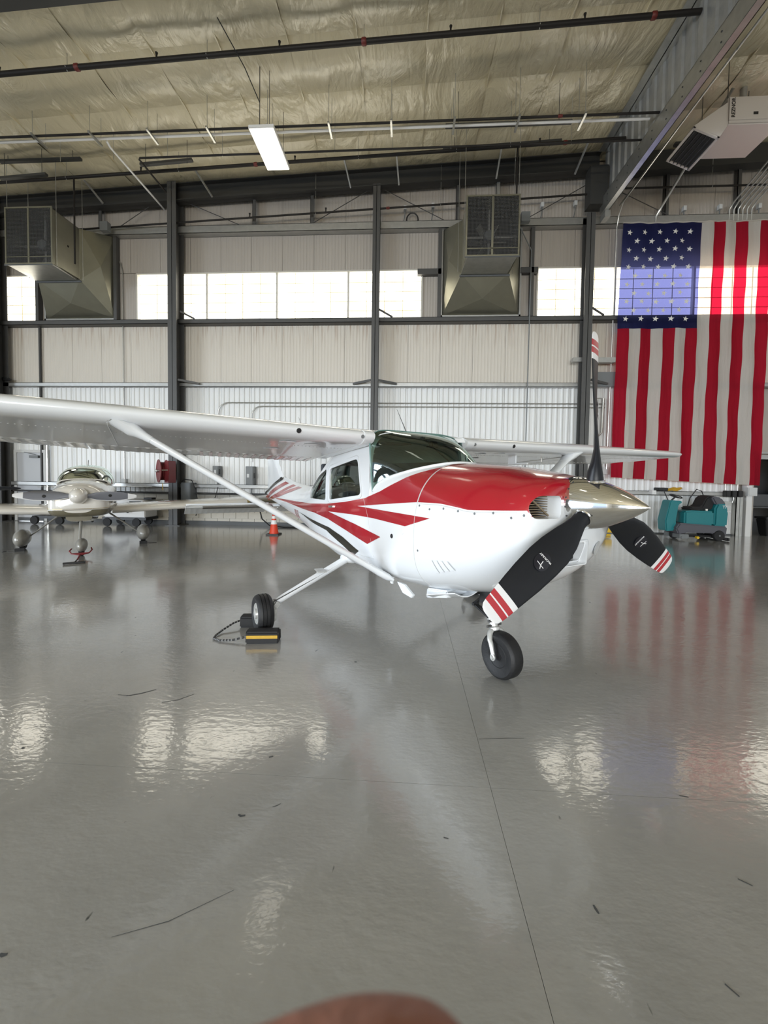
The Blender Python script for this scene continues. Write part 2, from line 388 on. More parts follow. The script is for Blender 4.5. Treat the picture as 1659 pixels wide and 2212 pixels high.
# ---- windows
for wi, (a, b) in enumerate(WIN):
    W = emptys('window_%d' % (wi + 1), ((a + b) / 2, WY, ZW0))
    cx = (a + b) / 2
    f = M().box(a - cx, b - cx, -.04, .2, -.03, .02).box(a - cx, b - cx, -.02, .2, 1.44, 1.49)
    f.box(a - cx, a - cx + .05, -.04, .2, 0, 1.47).box(b - cx - .05, b - cx, -.04, .2, 0, 1.47)
    O('window_frame', f, FRAMEW, W)
    n = round((b - a - .1) / .561); pw = (b - a - .1) / n
    pm = mesh('pane', M().box(.004, pw - .004, 0, .02, .004, 1.40 / 5 - .004), PANE)
    vb = mesh('grid_bar', M().box(-.011, .011, -.012, .0, 0, 1.42), MUNT)
    for i in range(n):
        for k in range(5): link('pane', pm, W, (a - cx + .05 + pw * i, .10, .02 + .284 * k))
        if i:
            mull = (i % 4 == 0)
            if mull: O('mullion', M().box(a - cx + .05 + pw * i - .028, a - cx + .05 + pw * i + .028, .0, .1, .02, 1.44), FRAMEW, W)
            else: link('grid_bar', vb, W, (a - cx + .05 + pw * i, .10, .02))
    for k in range(1, 5): O('grid_bar', M().box(a - cx + .05, b - cx - .05, .088, .1, .02 + .284 * k - .010, .02 + .284 * k + .010), MUNT, W)

# ---- girts: galvanised C channels along the wall, between the columns
BAYS = [(-19.9, -13.0), (-13.0, -7.12), (-7.12, -1.03), (-1.03, 5.08), (5.08, 16)]
def girt(a, b, z0, z1, y0, mt, lip=.03):
    m = M().box(a, b, y0, y0 + .012, z0, z1).box(a, b, y0, WY, z1 - .012, z1).box(a, b, y0, WY, z0, z0 + .012).box(a, b, WY - .02, WY - .005, z0, z0 + lip)
    return O('girt', m, mt, WALL)
for a, b in BAYS:
    girt(a, b, 4.30, 4.42, 12.28, GALVW)
    girt(a, b, 6.20, 6.335, 12.22, STEEL)
    girt(a, b, 8.92, 9.14, 12.24, GALVW)
    if b < 9: girt(a, b, 1.16, 1.28, 12.3, GALVW)
    else: girt(a, 9.72, 1.16, 1.28, 12.3, GALVW)
    if b < 0: girt(a, b, .955, 1.01, 12.36, STEEL)
# bracing rods and short posts in the upper band
for a, b in (((-7.2, 9.99), (-5.2, 9.14)), ((-1.2, 10.1), (-2.95, 9.14)), ((-.9, 10.1), (.95, 9.14)), ((5.1, 10.1), (3.35, 9.14)), ((-7.6, 10.0), (-9.0, 9.14)), ((5.6, 10.0), (7.3, 9.14)), ((12.4, 10.0), (10.6, 9.14))):
    O('brace_rod', M().tube([(a[0], 12.25, a[1]), (b[0], 12.25, b[1])], .011, 6), STEELD, WALL)
for x in (-9.6, -4.75, -2.98, 1.35, 2.5, 7.25, 9.2):
    O('stub_post', M().box(x - .05, x + .05, 12.25, 12.27, 9.14, roof(x) - .3).box(x - .05, x - .04, 12.25, 12.4, 9.14, roof(x) - .3), STEEL if x != 2.5 else GALVW, WALL)
# posts beside the fan openings
for x in (-11.75, -9.18, .86, 3.55): O('stub_post', M().box(x - .05, x + .05, 12.3, 12.46, 6.34, 8.92), STEEL, WALL)
O('header_girt', M().box(.2, .9, 12.3, 12.46, 7.62, 7.78).box(3.22, 3.72, 12.3, 12.46, 7.62, 7.78), STEEL, WALL)

# ---- columns (endwall frame) and rafter
def hcol(x0, x1, y0, y1, z1, mt, t=.02):
    xm = (x0 + x1) / 2
    return M().box(x0, x1, y0, y0 + t, 0, z1).box(x0, x1, y1 - t, y1, 0, z1).box(xm - .008, xm + .008, y0, y1, 0, z1).box(x0 - .03, x1 + .03, y0 - .03, y1 + .01, 0, .03)
c1 = thing('steel_column', 'wide grey steel column carrying the red hose reel, left of centre on the back wall', 'column')
O('column_shaft', hcol(-7.26, -6.99, 11.92, 12.36, 10.24, STEEL), STEEL, c1)
c2 = thing('steel_column', 'slim grey steel wind column rising above the cabin roof of the red and white aircraft', 'column')
O('column_shaft', hcol(-1.13, -.92, 12.04, 12.26, 10.1, STEEL), STEEL, c2)
c3 = thing('steel_column', 'grey steel column just left of the hanging flag with the galvanised beam resting on it', 'column')
O('column_shaft', hcol(4.93, 5.17, 11.98, 12.26, 9.1, STEEL), STEEL, c3)
O('column_head', M().box(4.94, 5.42, 11.85, 12.2, 9.25, 10.3), STEELD, c3)
c4 = thing('steel_column', 'dark steel column cut by the left edge of the photo', 'column')
O('column_shaft', hcol(-13.1, -12.72, 11.98, 12.3, 10.0, STEEL), STEEL, c4)
for c, x, y, sgn in ((c1, -7.0, 12.0, 1), (c2, -1.13, 12.06, -1), (c2, -.92, 12.06, 1), (c3, 5.2, 12.0, 1)):
    O('knee_brace', M().bar((x, y, 4.44), (x + sgn * .55, 12.22, 4.37), .05, .06), STEEL, c)
for c, x in ((c1, -6.98), (c2, -.92), (c3, 5.18)):
    O('sill_brace', M().bar((x, 12.1, 6.52), (x + .4, 12.2, 6.33), .03, .05), STEEL, c)
O('base_plate', M().box(-7.36, -6.9, 11.88, 12.4, 0, .02), STEEL, c1)
ra = M()
for a, b, y0, y1, dz0, dz1 in ((-19.9, 5.3, 12.02, 12.3, -.5, -.48), (-19.9, 5.3, 12.02, 12.3, -.03, -.01), (-19.9, 5.3, 12.15, 12.165, -.5, -.01), (5.5, 15.9, 12.02, 12.3, -.62, -.6), (5.5, 15.9, 12.15, 12.165, -.6, -.01)):
    zz = [roof(a) - .02, roof(b) - .02]
    ra.add([(a, y0, zz[0] + dz0), (b, y0, zz[1] + dz0), (b, y1, zz[1] + dz0), (a, y1, zz[0] + dz0), (a, y0, zz[0] + dz1), (b, y0, zz[1] + dz1), (b, y1, zz[1] + dz1), (a, y1, zz[0] + dz1)], [(0, 1, 2, 3), (7, 6, 5, 4), (0, 4, 5, 1), (1, 5, 6, 2), (2, 6, 7, 3), (3, 7, 4, 0)])
tag(O('endwall_rafter', ra, STEELD), 'dark sloping steel rafter along the top of the back wall', 'beam')
for k, (xa, za, xb, zb) in enumerate(((-6.21, 10.27, -5.91, 9.8), (-1.92, 10.45, -1.78, 9.96), (-.45, 10.5, -.38, 10.0), (2.43, 10.65, 2.38, 10.1), (4.76, 10.75, 4.56, 10.16), (-9.6, 10.15, -9.3, 9.7))):
    n = ('fourth from the right end of the rafter', 'just left of the slim centre column', 'just right of the slim centre column', 'right of the centre fan housing rods', 'beside the dark column head near the flag', 'above the left fan housing')[k]
    tag(O('flange_brace', M().bar((xa, 11.55, za + .03), (xb, 12.0, zb), .04, .04), GALVW), 'short pale angle brace from ceiling to rafter, ' + n, 'brace')

mb = M(); za, zb_ = roof(-19.9), roof(5.3)
for y0, y1, d0, d1 in ((6.92, 7.29, -.32, -.30), (7.095, 7.11, -.30, .0)):
    mb.add([(-19.9, y0, za + d0), (5.3, y0, zb_ + d0), (5.3, y1, zb_ + d0), (-19.9, y1, za + d0), (-19.9, y0, za + d1), (5.3, y0, zb_ + d1), (5.3, y1, zb_ + d1), (-19.9, y1, za + d1)], [(0, 1, 2, 3), (7, 6, 5, 4), (0, 4, 5, 1), (1, 5, 6, 2), (2, 6, 7, 3), (3, 7, 4, 0)])
tag(O('roof_rafter', mb, STEELD), 'dark roof rafter cutting across the top left corner of the picture', 'beam')

# ---- partition bulkhead and the big galvanised beam, running towards the camera
bk = emptys('wall_bulkhead')
x = 5.46
for k in range(41):
    y1 = 12.15 - k * .92; y0 = y1 - .915
    m = M(); prof = []
    for q in range(3):
        c = y1 - .915 * (q + .5) / 3
        prof += [(x, c + .09), (x - .035, c + .05), (x - .035, c - .05), (x, c - .09)]
    prof = [(x, y1)] + prof + [(x, y0)]
    m.loft([[(a, b, z) for a, b in prof] + [(x + .03, y0, z), (x + .03, y1, z)] for z in (9.3, roof(x) - .02)], True, True)
    O('ribbed_sheet', m, GALVW, bk)
m = M().box(5.16, 5.50, -25, 11.9, roof(5.2) - .14, roof(5.2) - .12).box(5.32, 5.34, -25, 11.9, roof(5.2) - .14, roof(5.2) + .05)
struct(O('bulkhead_trim', m, GALV, bk))
bm_ = thing('galvanised_beam', 'long galvanised channel beam running from the flag column towards the viewer', 'beam')
m = M().box(5.30, 5.315, -25, 12.05, 9.04, 9.46).box(5.30, 5.42, -25, 12.05, 9.45, 9.465).box(5.30, 5.44, -25, 12.05, 9.035, 9.05).box(5.425, 5.44, -25, 12.05, 9.035, 9.12)
O('channel', m, GALV, bm_)
O('end_bracket', M().box(5.12, 5.50, 11.9, 12.2, 9.47, 9.52).box(5.34, 5.48, 11.8, 12.1, 8.86, 9.04), GALVW, bm_)
bo = mesh('bolt', M().lathe([(.014, 0), (.014, .012)], (0, 0, 0), (-1, 0, 0), 8), STEELD)
for k in range(9):
    for dz in (.09, -.09): link('bolt', bo, bm_, (5.30, 11.6 - k * .5, 9.25 + dz))

# ---- door in the left part of the wall
D = emptys('door_1', (-12.17, WY - .04, 0))
O('door_leaf', M().box(-.46, .46, -.01, .03, .02, 2.2), DOORM, D, bevel=.004)
O('door_frame', M().box(-.55, -.46, -.04, .06, 0, 2.30).box(.46, .55, -.04, .06, 0, 2.30).box(-.46, .46, -.04, .06, 2.21, 2.30), DOORF, D)
O('door_closer', M().box(.02, .32, -.09, -.01, 2.04, 2.12).bar((.2, -.06, 2.14), (-.15, -.08, 2.22), .02, .02), GREYP, D)
O('door_handle', M().tube([(-.38, -.01, 1.0), (-.38, -.07, 1.0), (-.27, -.07, 1.0)], .012, 8), ALU, D, smooth=True)
O('threshold', M().box(-.5, .5, -.12, .02, 0, .015), ALU, D)
# ---- door jamb and the dim alcove at the right
tag(O('door_jamb', M().box(9.78, 9.94, 12.26, 12.44, 0, 2.35), WHITEM, bevel=.006), 'white door jamb post standing right of the floor scrubber', 'post')
tag(O('galvanised_post', M().box(9.54, 9.72, 12.30, 12.33, 0, 1.15).box(9.54, 9.55, 12.3, 12.44, 0, 1.15).box(9.63, 9.64, 12.3, 12.44, 0, 1.15), GALV), 'blue-grey galvanised stub post below the low girt, beside the white jamb', 'post')
struct(O('wall_alcove', M().box(9.9, 16, 17.2, 17.4, 0, 3).box(9.95, 10.15, 12.8, 17.2, 0, 3).box(9.95, 16, 12.8, 17.2, 2.9, 3.1).box(15.9, 16.1, 12.8, 17.2, 0, 3), DOORM))
tag(O('dock_shelf', M().box(10.1, 13.5, 12.85, 13.3, .80, .84).box(10.15, 10.2, 12.9, 13.2, 0, .8).box(13.3, 13.4, 12.9, 13.2, 0, .8).box(10.1, 13.5, 13.25, 13.3, .84, 1.2), BASEM), 'dark work counter in the opening at the right edge', 'counter')
rag = M(); rag.lathe([(.05, 0), (.06, .05), (.05, .16), (.02, .19)], (10.40, 13.02, .84), (0, 0, 1), 12)
tag(O('red_container', rag, REDREEL, smooth=True), 'small red container standing on the dark counter', 'container')
bi = thing('waste_bin', 'black plastic waste bin on the floor right of the white jamb', 'bin', (10.75, 12.6, 0))
m = M(); m.loft([[(sx * a, sy * a * .7, z) for sx, sy in ((-1, -1), (1, -1), (1, 1), (-1, 1))] for z, a in ((0, .20), (.50, .27))], True, True)
O('bin_body', m, BLACKP, bi, bevel=.02)
O('bin_lid', M().box(-.30, .30, -.22, .22, .50, .56), BLACKP, bi, bevel=.015)
struct(O('trim_1', M().box(10.1, 12.2, 12.30, 12.46, 2.24, 2.36).box(10.1, 12.2, 12.34, 12.46, 2.40, 2.46), GALVW))

# ================================================================= SERVICES UNDER THE ROOF
def pipe_run(name, label, pts, r, mt=PIPEBK, coup=(), hang=(), cat='pipe', group=None, clip=()):
    t = thing(name, label, cat, group=group)
    O('pipe', M().tube(pts, r, 12), mt, t, smooth=True)
    a, b = Vector(pts[0]), Vector(pts[-1])
    for s in coup:
        p = a.lerp(b, s); d = (b - a).normalized()
        O('coupling', M().tube([p - d * .05, p - d * .03, p + d * .03, p + d * .05], [r * 1.05, r * 1.3, r * 1.3, r * 1.05], 12), PIPERED, t, smooth=True)
    for s in clip:
        p = a.lerp(b, s)
        O('sprinkler_head', M().tube([p + Vector((0, 0, r * .8)), p + Vector((0, 0, r + .05)), p + Vector((0, 0, r + .10))], [.018, .018, .03], 8), PIPEBK, t)
    for s in hang:
        p = a.lerp(b, s)
        O('hanger_rod', M().tube([(p.x, p.y, p.z - r), (p.x, p.y, roof(p.x) + .02)], .006, 6).tube([(p.x, p.y - r * 1.1, p.z), (p.x, p.y, p.z - r * 1.12), (p.x, p.y + r * 1.1, p.z)], .008, 6), GALV, t)
    return t
pipe_run('sprinkler_main', 'thick black sprinkler main crossing high overhead, nearest the viewer', [(-16, 8.35, 9.64), (5.42, 8.35, 10.49)], .052, coup=(.42, .70, .96), hang=(.17, .3, .41, .55, .70, .86), clip=(.34, .62, .78, .9, .5))
pipe_run('sprinkler_branch', 'black sprinkler pipe on the suspended struts, upper one of the pair', [(-16, 9.56, 9.66), (5.42, 9.56, 9.69)], .026, coup=(.9,))
pipe_run('sprinkler_branch', 'thin black pipe below the strut row that turns towards the left column', [(-7.0, 11.45, 9.60), (-7.0, 10.3, 9.62), (-6.95, 10.25, 9.62), (5.42, 10.25, 9.66)], .024)
pipe_run('sprinkler_branch', 'black sprinkler pipe close under the roof in front of the back wall rafter', [(-16, 11.0, 9.50), (5.42, 11.0, 10.31)], .042, coup=(.55, .93), hang=(.3, .45, .68, .8), clip=(.4, .6, .9))
pipe_run('wall_pipe', 'thin dark pipe sloping along the wall above the fan housings', [(-10.15, 12.08, 9.0), (5.10, 12.08, 9.67)], .026, hang=(.2, .48, .72), clip=(.35, .5), coup=(.62,))
pipe_run('wall_pipe', 'level thin black pipe crossing above the flag', [(5.48, 12.08, 9.80), (15, 12.08, 9.80)], .026, coup=(.0,), hang=(.3,))
pipe_run('white_conduit', 'white conduit resting on the suspended strut row', [(-16, 9.72, 9.68), (5.3, 9.72, 9.70)], .030, WHITEM)
pipe_run('white_conduit', 'pale conduit slanting from the strut row down to the left column', [(-7.47, 9.78, 9.68), (-7.47, 9.9, 9.62), (-7.5, 12.2, 9.6)], .025, WHITEM)
ORD = ['first', 'second', 'third', 'fourth', 'fifth', 'sixth', 'seventh', 'eighth', 'ninth', 'tenth']
for k, x in enumerate([.93 + 1.43 * j for j in range(-7, 3)]):
    t = thing('strut_trapeze', 'perforated steel strut on hanger rods, %s from the left under the roof' % ORD[k], 'pipe hanger', (x, 0, 0), group='strut trapezes carrying the pipes')
    O('strut', M().box(-.02, .02, 9.42, 9.44, 9.61, 9.65).box(-.022, -.016, 9.44, 9.86, 9.61, 9.65).box(.016, .022, 9.44, 9.86, 9.61, 9.65).box(-.022, .022, 9.44, 9.86, 9.605, 9.611), GALV, t)
    for y in (9.47, 9.83, 10.25): O('threaded_rod', M().tube([(0, y, 9.6), (0, y, roof(x) + .02)], .006, 6), GALV, t)
for (xa, xb, y, z, dz, lab) in ((.76, 3.66, 9.9, 9.84, 0, 'above the centre fan housing, nearer the viewer'), (.80, 3.88, 11.17, 10.30, .13, 'tucked under the roof right above the centre fan housing'), (-11.1, -8.81, 10.6, 9.92, 0, 'at the left edge under the roof, upper one'), (-7.17, -5.76, 10.6, 9.72, .08, 'short one right of the slanting pale conduit'), (-11.0, -9.69, 10.5, 9.40, .07, 'at the left edge under the roof, lower one')):
    t = thing('dark_strip_channel', 'dark strip channel ' + lab, 'fixture')
    O('channel_body', M().bar((xa, y, z), (xb, y, z + dz), .09, .06), STEELD, t)
    for s in (.1, .9):
        xx = xa + (xb - xa) * s; O('hanger_rod', M().tube([(xx, y, z), (xx, y, roof(xx) + .02)], .006, 6), STEELD, t)
# suspended panel light
def panel_light(x, y, lab, group=None):
    L = thing('panel_light', lab, 'ceiling light', (x, y, 9.12), 0, group)
    O('housing', M().box(-.285, .285, -.61, .61, .012, .09), WHITEM, L, bevel=.01)
    O('diffuser', M().box(-.265, .265, -.59, .59, 0, .012), LAMP, L)
    zt_ = roof(x) - 9.10
    O('suspension_rod', M().tube([(-.03, -.6, .08), (-.03, -.6, zt_)], .009, 8).tube([(.15, -.5, .08), (.15, -.5, zt_)], .006, 6).tube([(.15, .5, .08), (.15, .5, zt_)], .006, 6), STEELD, L)
    return L
L = panel_light(-3.31, 9.53, 'lit white rectangular panel light hanging by a rod from the roof')
O('power_cord', M().tube([(-.03, -.6, .55), (-.18, -1.05, .85), (-.45, -1.7, 1.15)], .011, 6), BLACKP, L)
for x, nx in ((-9.4, 'left'), (-3.3, 'middle'), (2.9, 'right')):
    for y, ny in ((1.6, 'nearest'), (-6.2, 'second'), (-14.0, 'farthest')):
        panel_light(x, y, 'panel light out of view, %s one of the %s row behind the viewer' % (nx, ny), 'panel lights behind the viewer')

# ---- fan housings (sheet metal ducts on the wall)
def fan(xc, lab):
    t = thing('fan_housing', lab, 'ventilation duct', (xc, 0, 0))
    x0, x1 = -.67, .63; Z0, Z1 = 7.26, 8.73; yf, yr = 10.65, 11.6
    X0, X1, ZA, ZB = -1.13, 1.12, 6.43, 8.93; yw = 12.4
    O('duct_box', M().box(x0, x0 + .012, yf, yr, Z0, Z1).box(x1 - .012, x1, yf, yr, Z0, Z1).box(x0, x1, yf, yr, Z1 - .012, Z1).box(x0, x1, yf + .25, yr, Z0, Z0 + .012), DUCT, t)
    m = M(); a = [(x0, yr, Z0), (x1, yr, Z0), (x1, yr, Z1), (x0, yr, Z1)]; b = [(X0, yw, ZA), (X1, yw, ZA), (X1, yw, ZB), (X0, yw, ZB)]
    for k in range(4):
        l = (k + 1) % 4
        c = (Vector(a[k]) + Vector(a[l]) + Vector(b[k]) + Vector(b[l])) / 4
        out = Vector(((c.x > .5) - (c.x < -.5), 0, (c.z > 8.5) - (c.z < 7.0))) if k % 2 == 0 else Vector((1 if k == 1 else -1, 0, 0))
        c += out * .09
        m.add([a[k], a[l], b[l], b[k], c], [(0, 1, 4), (1, 2, 4), (2, 3, 4), (3, 0, 4)])
    O('transition_hood', m, DUCT, t, fix=False)
    f = M().box(X0 - .05, X0, 12.34, 12.46, ZA - .05, ZB + .05).box(X1, X1 + .05, 12.34, 12.46, ZA - .05, ZB + .05).box(X0 - .05, X1 + .05, 12.34, 12.46, ZA - .05, ZA).box(X0 - .05, X1 + .05, 12.34, 12.46, ZB, ZB + .05)
    O('wall_flange', f, GALVW, t)
    f = M().box(x0 - .03, x1 + .03, yf - .02, yf + .03, Z0 - .04, Z0).box(x0 - .03, x0, yf, yf + .03, Z0, Z1).box(x1, x1 + .03, yf, yf + .03, Z0, Z1).box(x0 - .03, x1 + .03, yf, yf + .03, Z1, Z1 + .03).box(-.05, .0, yf, yf + .03, Z0, Z1).box(x0, x1, yf, yf + .02, Z0 + .16, Z0 + .18)
    O('screen_frame', f, DUCT, t)
    # expanded-metal guard: a real grid of wires
    g_ = M(); s = .034
    k = x0
    while k < x1: g_.box(k, k + .008, yf + .012, yf + .016, Z0, Z1); k += s
    k = Z0
    while k < Z1: g_.box(x0, x1, yf + .008, yf + .012, k, k + .008); k += s
    o = O('mesh_guard', g_, STEEL, t, fix=False)
    # damper inside with fan ring, hub and blades
    O('fan_backing', M().box(x0 + .02, x1 - .02, yr - .05, yr - .03, Z0 + .02, Z1 - .02), DARKIN, t)
    m = M(); cz_ = (Z0 + Z1) / 2; cx_ = (x0 + x1) / 2
    for k in range(6):
        a_ = k * pi / 3; m.bar((cx_, yr - .2, cz_), (cx_ + .5 * cos(a_), yr - .2, cz_ + .5 * sin(a_)), .16, .02, up=(sin(a_ + .5), .7, -cos(a_)))
    O('fan_blade', m, GALV, t); O('motor', M().lathe([(.13, 0), (.15, .05), (.15, .28), (.10, .33)], (cx_, yr - .55, cz_), (0, 1, 0), 16), GREYP, t, smooth=True)
    O('motor_strut', M().bar((x0, yr - .4, cz_), (x1, yr - .4, cz_), .05, .05).bar((cx_, yr - .4, Z0), (cx_, yr - .4, Z1), .05, .05), GALVW, t)
    # lower lip damper
    O('lip_damper', M().add([(x0 + .02, yf + .02, Z0 - .04), (x1 - .02, yf + .02, Z0 - .04), (x1 - .06, yr - .05, Z0 - .03), (x0 - .02, yr - .05, Z0 - .03), (x0 + .02, yf + .02, Z0), (x1 - .02, yf + .02, Z0), (x1 - .06, yr - .05, Z0 - .01), (x0 - .02, yr - .05, Z0 - .01)], [(3, 2, 1, 0), (4, 5, 6, 7), (0, 1, 5, 4), (1, 2, 6, 5), (2, 3, 7, 6), (3, 0, 4, 7)]), GALV, t)
    O('lip_rod', M().tube([(x0 - .05, yr + .02, Z0 - .04), (x1 + .03, yr + .02, Z0 - .04)], .03, 8).tube([(x0 - .04, yf - .01, Z0 - .05), (x1 + .04, yf - .01, Z0 - .05)], .016, 8), BASEM, t)
    for xx, yy in ((x0 - .05, yf + .1), (x1 + .02, yf + .15), (x0 - .12, yf + .8), (x1 + .1, yr)):
        O('hanger_rod', M().tube([(xx, yy, Z0 - .02), (xx, yy, roof(xc))], .007, 6), GALV, t)
    O('control_box', M().box(X1 - .1, X1 + .14, 11.9, 12.05, 8.86, 9.12), GREYP, t)
    return t
fan(2.08, 'sheet-metal fan housing with mesh front between the slim centre column and the flag column')
fan(-10.36, 'sheet-metal fan housing with mesh front at the far left, seen at an angle')
pipe_run('drop_pipe', 'dark vertical pipe dropping beside the centre fan housing from the roof', [(2.72, 11.0, 10.2), (2.72, 11.0, 8.74)], .022)
pipe_run('drop_pipe', 'dark vertical pipe dropping behind the left fan housing from the roof', [(-9.36, 11.0, 9.75), (-9.36, 11.0, 7.4)], .022)

# ---- unit heater
H = thing('unit_heater', 'beige suspended unit heater with dark louvred outlet, top right', 'heater', (6.9, 9.6, 0))
O('casing', M().box(0, 1.16, 0, 1.0, 9.42, 10.02), HEATW, H, bevel=.025)
sec = [(0, 9.90), (-.16, 9.82), (-.70, 9.43), (-.42, 9.17), (-.13, 9.19), (0, 9.42)]
O('outlet_hood', M().prism([(0.02, 9.92), (-.16, 9.80), (-.70, 9.43), (-.66, 9.39), (-.14, 9.17), (.02, 9.42)], lambda p, s: (p[0], .02 + s * .96, p[1])), HEATW, H, bevel=.008)
a = Vector((-.70, 0, 9.42)); b = Vector((-.14, 0, 9.17)); d = (b - a).normalized(); nn = Vector((d.z, 0, -d.x)) * (-1 if d.z > 0 else 1)
nn = Vector((d.z, 0, -d.x));
if nn.z > 0: nn = -nn
O('louver_cavity', M().prism([(a + d * .04 + nn * .004), (b - d * .04 + nn * .004), (b - d * .04 + nn * .02), (a + d * .04 + nn * .02)], lambda p, s: (p[0], .07 + s * .84, p[2])), DARKIN, H)
for k in range(6):
    p = a.lerp(b, .12 + .152 * k) + nn * .03
    O('louver_vane', M().bar((p.x, .07, p.z), (p.x, .93, p.z), .012, .07, up=(.3, 0, 1)), STEELD, H)
f = M()
for q0, q1 in ((a, a + d * .05), (b - d * .05, b)):
    f.prism([q0, q1, q1 + nn * .03, q0 + nn * .03], lambda p, s: (p[0], .02 + s * .96, p[2]))
for y0, y1 in ((.02, .07), (.93, .98)):
    f.prism([a, b, b + nn * .03, a + nn * .03], lambda p, s: (p[0], y0 + s * (y1 - y0), p[2]))
O('louver_frame', f, HEATW, H)
O('access_panel', M().box(.015, 1.13, -.012, 0, 9.50, 9.98), HEATW, H, bevel=.004)
O('nameplate', M().box(.52, .62, -.016, -.012, 9.60, 9.66), BLACKP, H)
def text(name, s, size, loc, rot, mt, parent, ext=.0015, sx=1):
    c = bpy.data.curves.new('txt', 'FONT'); c.body = s; c.size = size; c.extrude = ext; c.offset = size * .022; c.align_x = 'CENTER'; c.align_y = 'CENTER'
    o = bpy.data.objects.new('txt', c); COL.objects.link(o)
    dg = bpy.context.evaluated_depsgraph_get(); me = bpy.data.meshes.new_from_object(o.evaluated_get(dg))
    bpy.data.objects.remove(o); me.materials.clear(); me.materials.append(mt)
    q = link(name, me, parent, loc, rot); q.scale = (sx, 1, 1); return q
text('lettering', 'REZNOR', .105, (.10, -.015, 9.76), (radians(90), radians(-90), 0), BLACKP, H, .002, 1.0)
for xx, yy in ((.05, .1), (1.1, .1), (.05, .9), (1.1, .9)): O('hanger_rod', M().tube([(xx, yy, 10.0), (xx, yy, roof(7) + .02)], .007, 6), STEELD, H)
O('flue', M().tube([(.9, .8, 10.0), (.9, .8, 10.9)], .07, 12), GALVW, H, smooth=True)
O('top_bracket', M().box(-.72, -.40, .6, .7, 9.5, 9.56).bar((-.45, .7, 9.5), (0, .8, 9.95), .03, .04), STEELD, H)

# ---- conduits on the wall
def conduit(label, pts, r=.016, mt=GALV, name='wall_conduit', boxes=(), group=None):
    t = thing(name, label, 'conduit', group=group)
    O('tube', M().tube(pts, r, 8), mt, t, smooth=True)
    for (x, z, w_, h_) in boxes:
        O('junction_box', M().box(x - w_ / 2, x + w_ / 2, WY - .12, WY - .04, z - h_ / 2, z + h_ / 2), GREYL, t)
    return t
cy = WY - .06
def elbow(x0, z0, r, n=6): return [(x0 + r - r * cos(a), cy, z0 + r * sin(a)) for a in [pi / 2 * k / n for k in range(n + 1)]]
conduit('upper of two long wall conduits, bending down to the small switch box', [(-5.95, cy, 1.98)] + elbow(-5.95, 3.50, .33) + [(5.8, cy, 3.83)])
conduit('lower of two long wall conduits, bending down to the large switch box', [(-4.88, cy, 2.0)] + elbow(-4.88, 3.42, .3) + [(5.8, cy, 3.72)])
conduit('dark vertical wall pipe running up between door and left fan housing', [(-11.78, cy, .15), (-11.78, cy, 6.2)], .035, STEELD)
conduit('bright vertical pipe on the wall just right of the grey door', [(-11.55, cy - .05, .1), (-11.55, cy - .05, 2.9)], .04, GALV)
conduit('thin vertical wall conduit between the left fan housing and the wide column', [(-9.02, cy, 1.3), (-9.02, cy, 7.9), (-9.1, cy, 8.2)], .014, boxes=((-9.02, 1.33, .16, .16),))
conduit('thin kinked conduit dropping from the centre fan housing beside the window', [(3.12, 12.2, 8.9), (3.48, 12.2, 8.2), (3.48, 12.2, 8.0), (3.46, 12.2, 1.5)], .016, GREYP)
conduit('vertical conduit just left of the flag that curves in from the roof', [(5.85, 8.0, 9.42), (5.86, 11.9, 9.3), (5.86, 12.1, 9.1), (5.86, 12.2, 8.8), (5.87, 12.3, 4.4), (5.87, 12.35, 1.9)], .018, boxes=((5.84, 1.86, .14, .22),))
conduit('long thin conduit under the roof running beside the big galvanised beam', [(5.87, -6, 9.75), (5.87, 12.1, 9.35)], .02, GALV)
conduit('short thick conduit with an angled foot left of the flag', [(5.72, cy - .06, 3.98), (5.70, cy - .06, 2.98), (5.58, cy - .06, 2.86)], .032, GALV)
conduit('hooked thin conduit left of the flag below the grey plate', [(5.80, cy - .04, 1.9), (5.80, cy - .04, 3.85), (5.78, cy - .04, 3.95), (5.70, cy - .04, 4.0), (5.5, cy - .04, 4.0)], .014, WHITEM)
for k in range(6):
    conduit('thin bent conduit above the flag, %s from the left of six' % ORD[k], [(8.95 + .12 * k, 12.25, 8.75), (8.95 + .12 * k, 12.25, 9.25), (8.99 + .12 * k, 12.15, 9.4), (9.12 + .13 * k, 9.5, 10.35)], .02, GALV, group='bunched conduits above the flag')
conduit('thick conduit bending from the wall above the canton towards the heater', [(6.95, 12.25, 8.8), (6.95, 12.25, 9.1), (7.05, 12.1, 9.35), (7.2, 9.9, 10.45)], .034, GALV)
for k, (x, z0, z1, lab) in enumerate(((-.20, 9.14, 9.6, 'right of the slim centre column'), (.62, 9.14, 9.65, 'left of the centre fan housing'), (3.78, 9.14, 9.6, 'right of the centre fan housing'), (4.72, 9.14, 9.62, 'beside the dark column head'), (7.75, 8.95, 9.4, 'above the flag stripes, left one'), (8.72, 8.95, 9.42, 'above the flag stripes, middle one'), (9.78, 8.95, 9.42, 'above the flag by the right edge'))):
    t = thing('weatherhead_box', 'small box on a curved stem on the wall ' + lab, 'electrical box')
    O('stem', M().tube([(x - .04, 12.3, z0), (x, 12.3, (z0 + z1) / 2), (x, 12.3, z1 - .1)], .014, 8), GREYP, t)
    O('box', M().box(x - .04, x + .04, 12.25, 12.35, z1 - .13, z1), GREYL, t)
t = thing('cable_loop', 'dark hose loop standing on the upper girt right of the slim centre column', 'cable')
O('loop', M().tube([(.02 + .17 * cos(a) , 12.3, 9.2 + .2 * sin(a)) for a in [pi * 1.1 - pi * 1.2 * k / 12 for k in range(13)]], .02, 8), BLACKP, t, smooth=True)
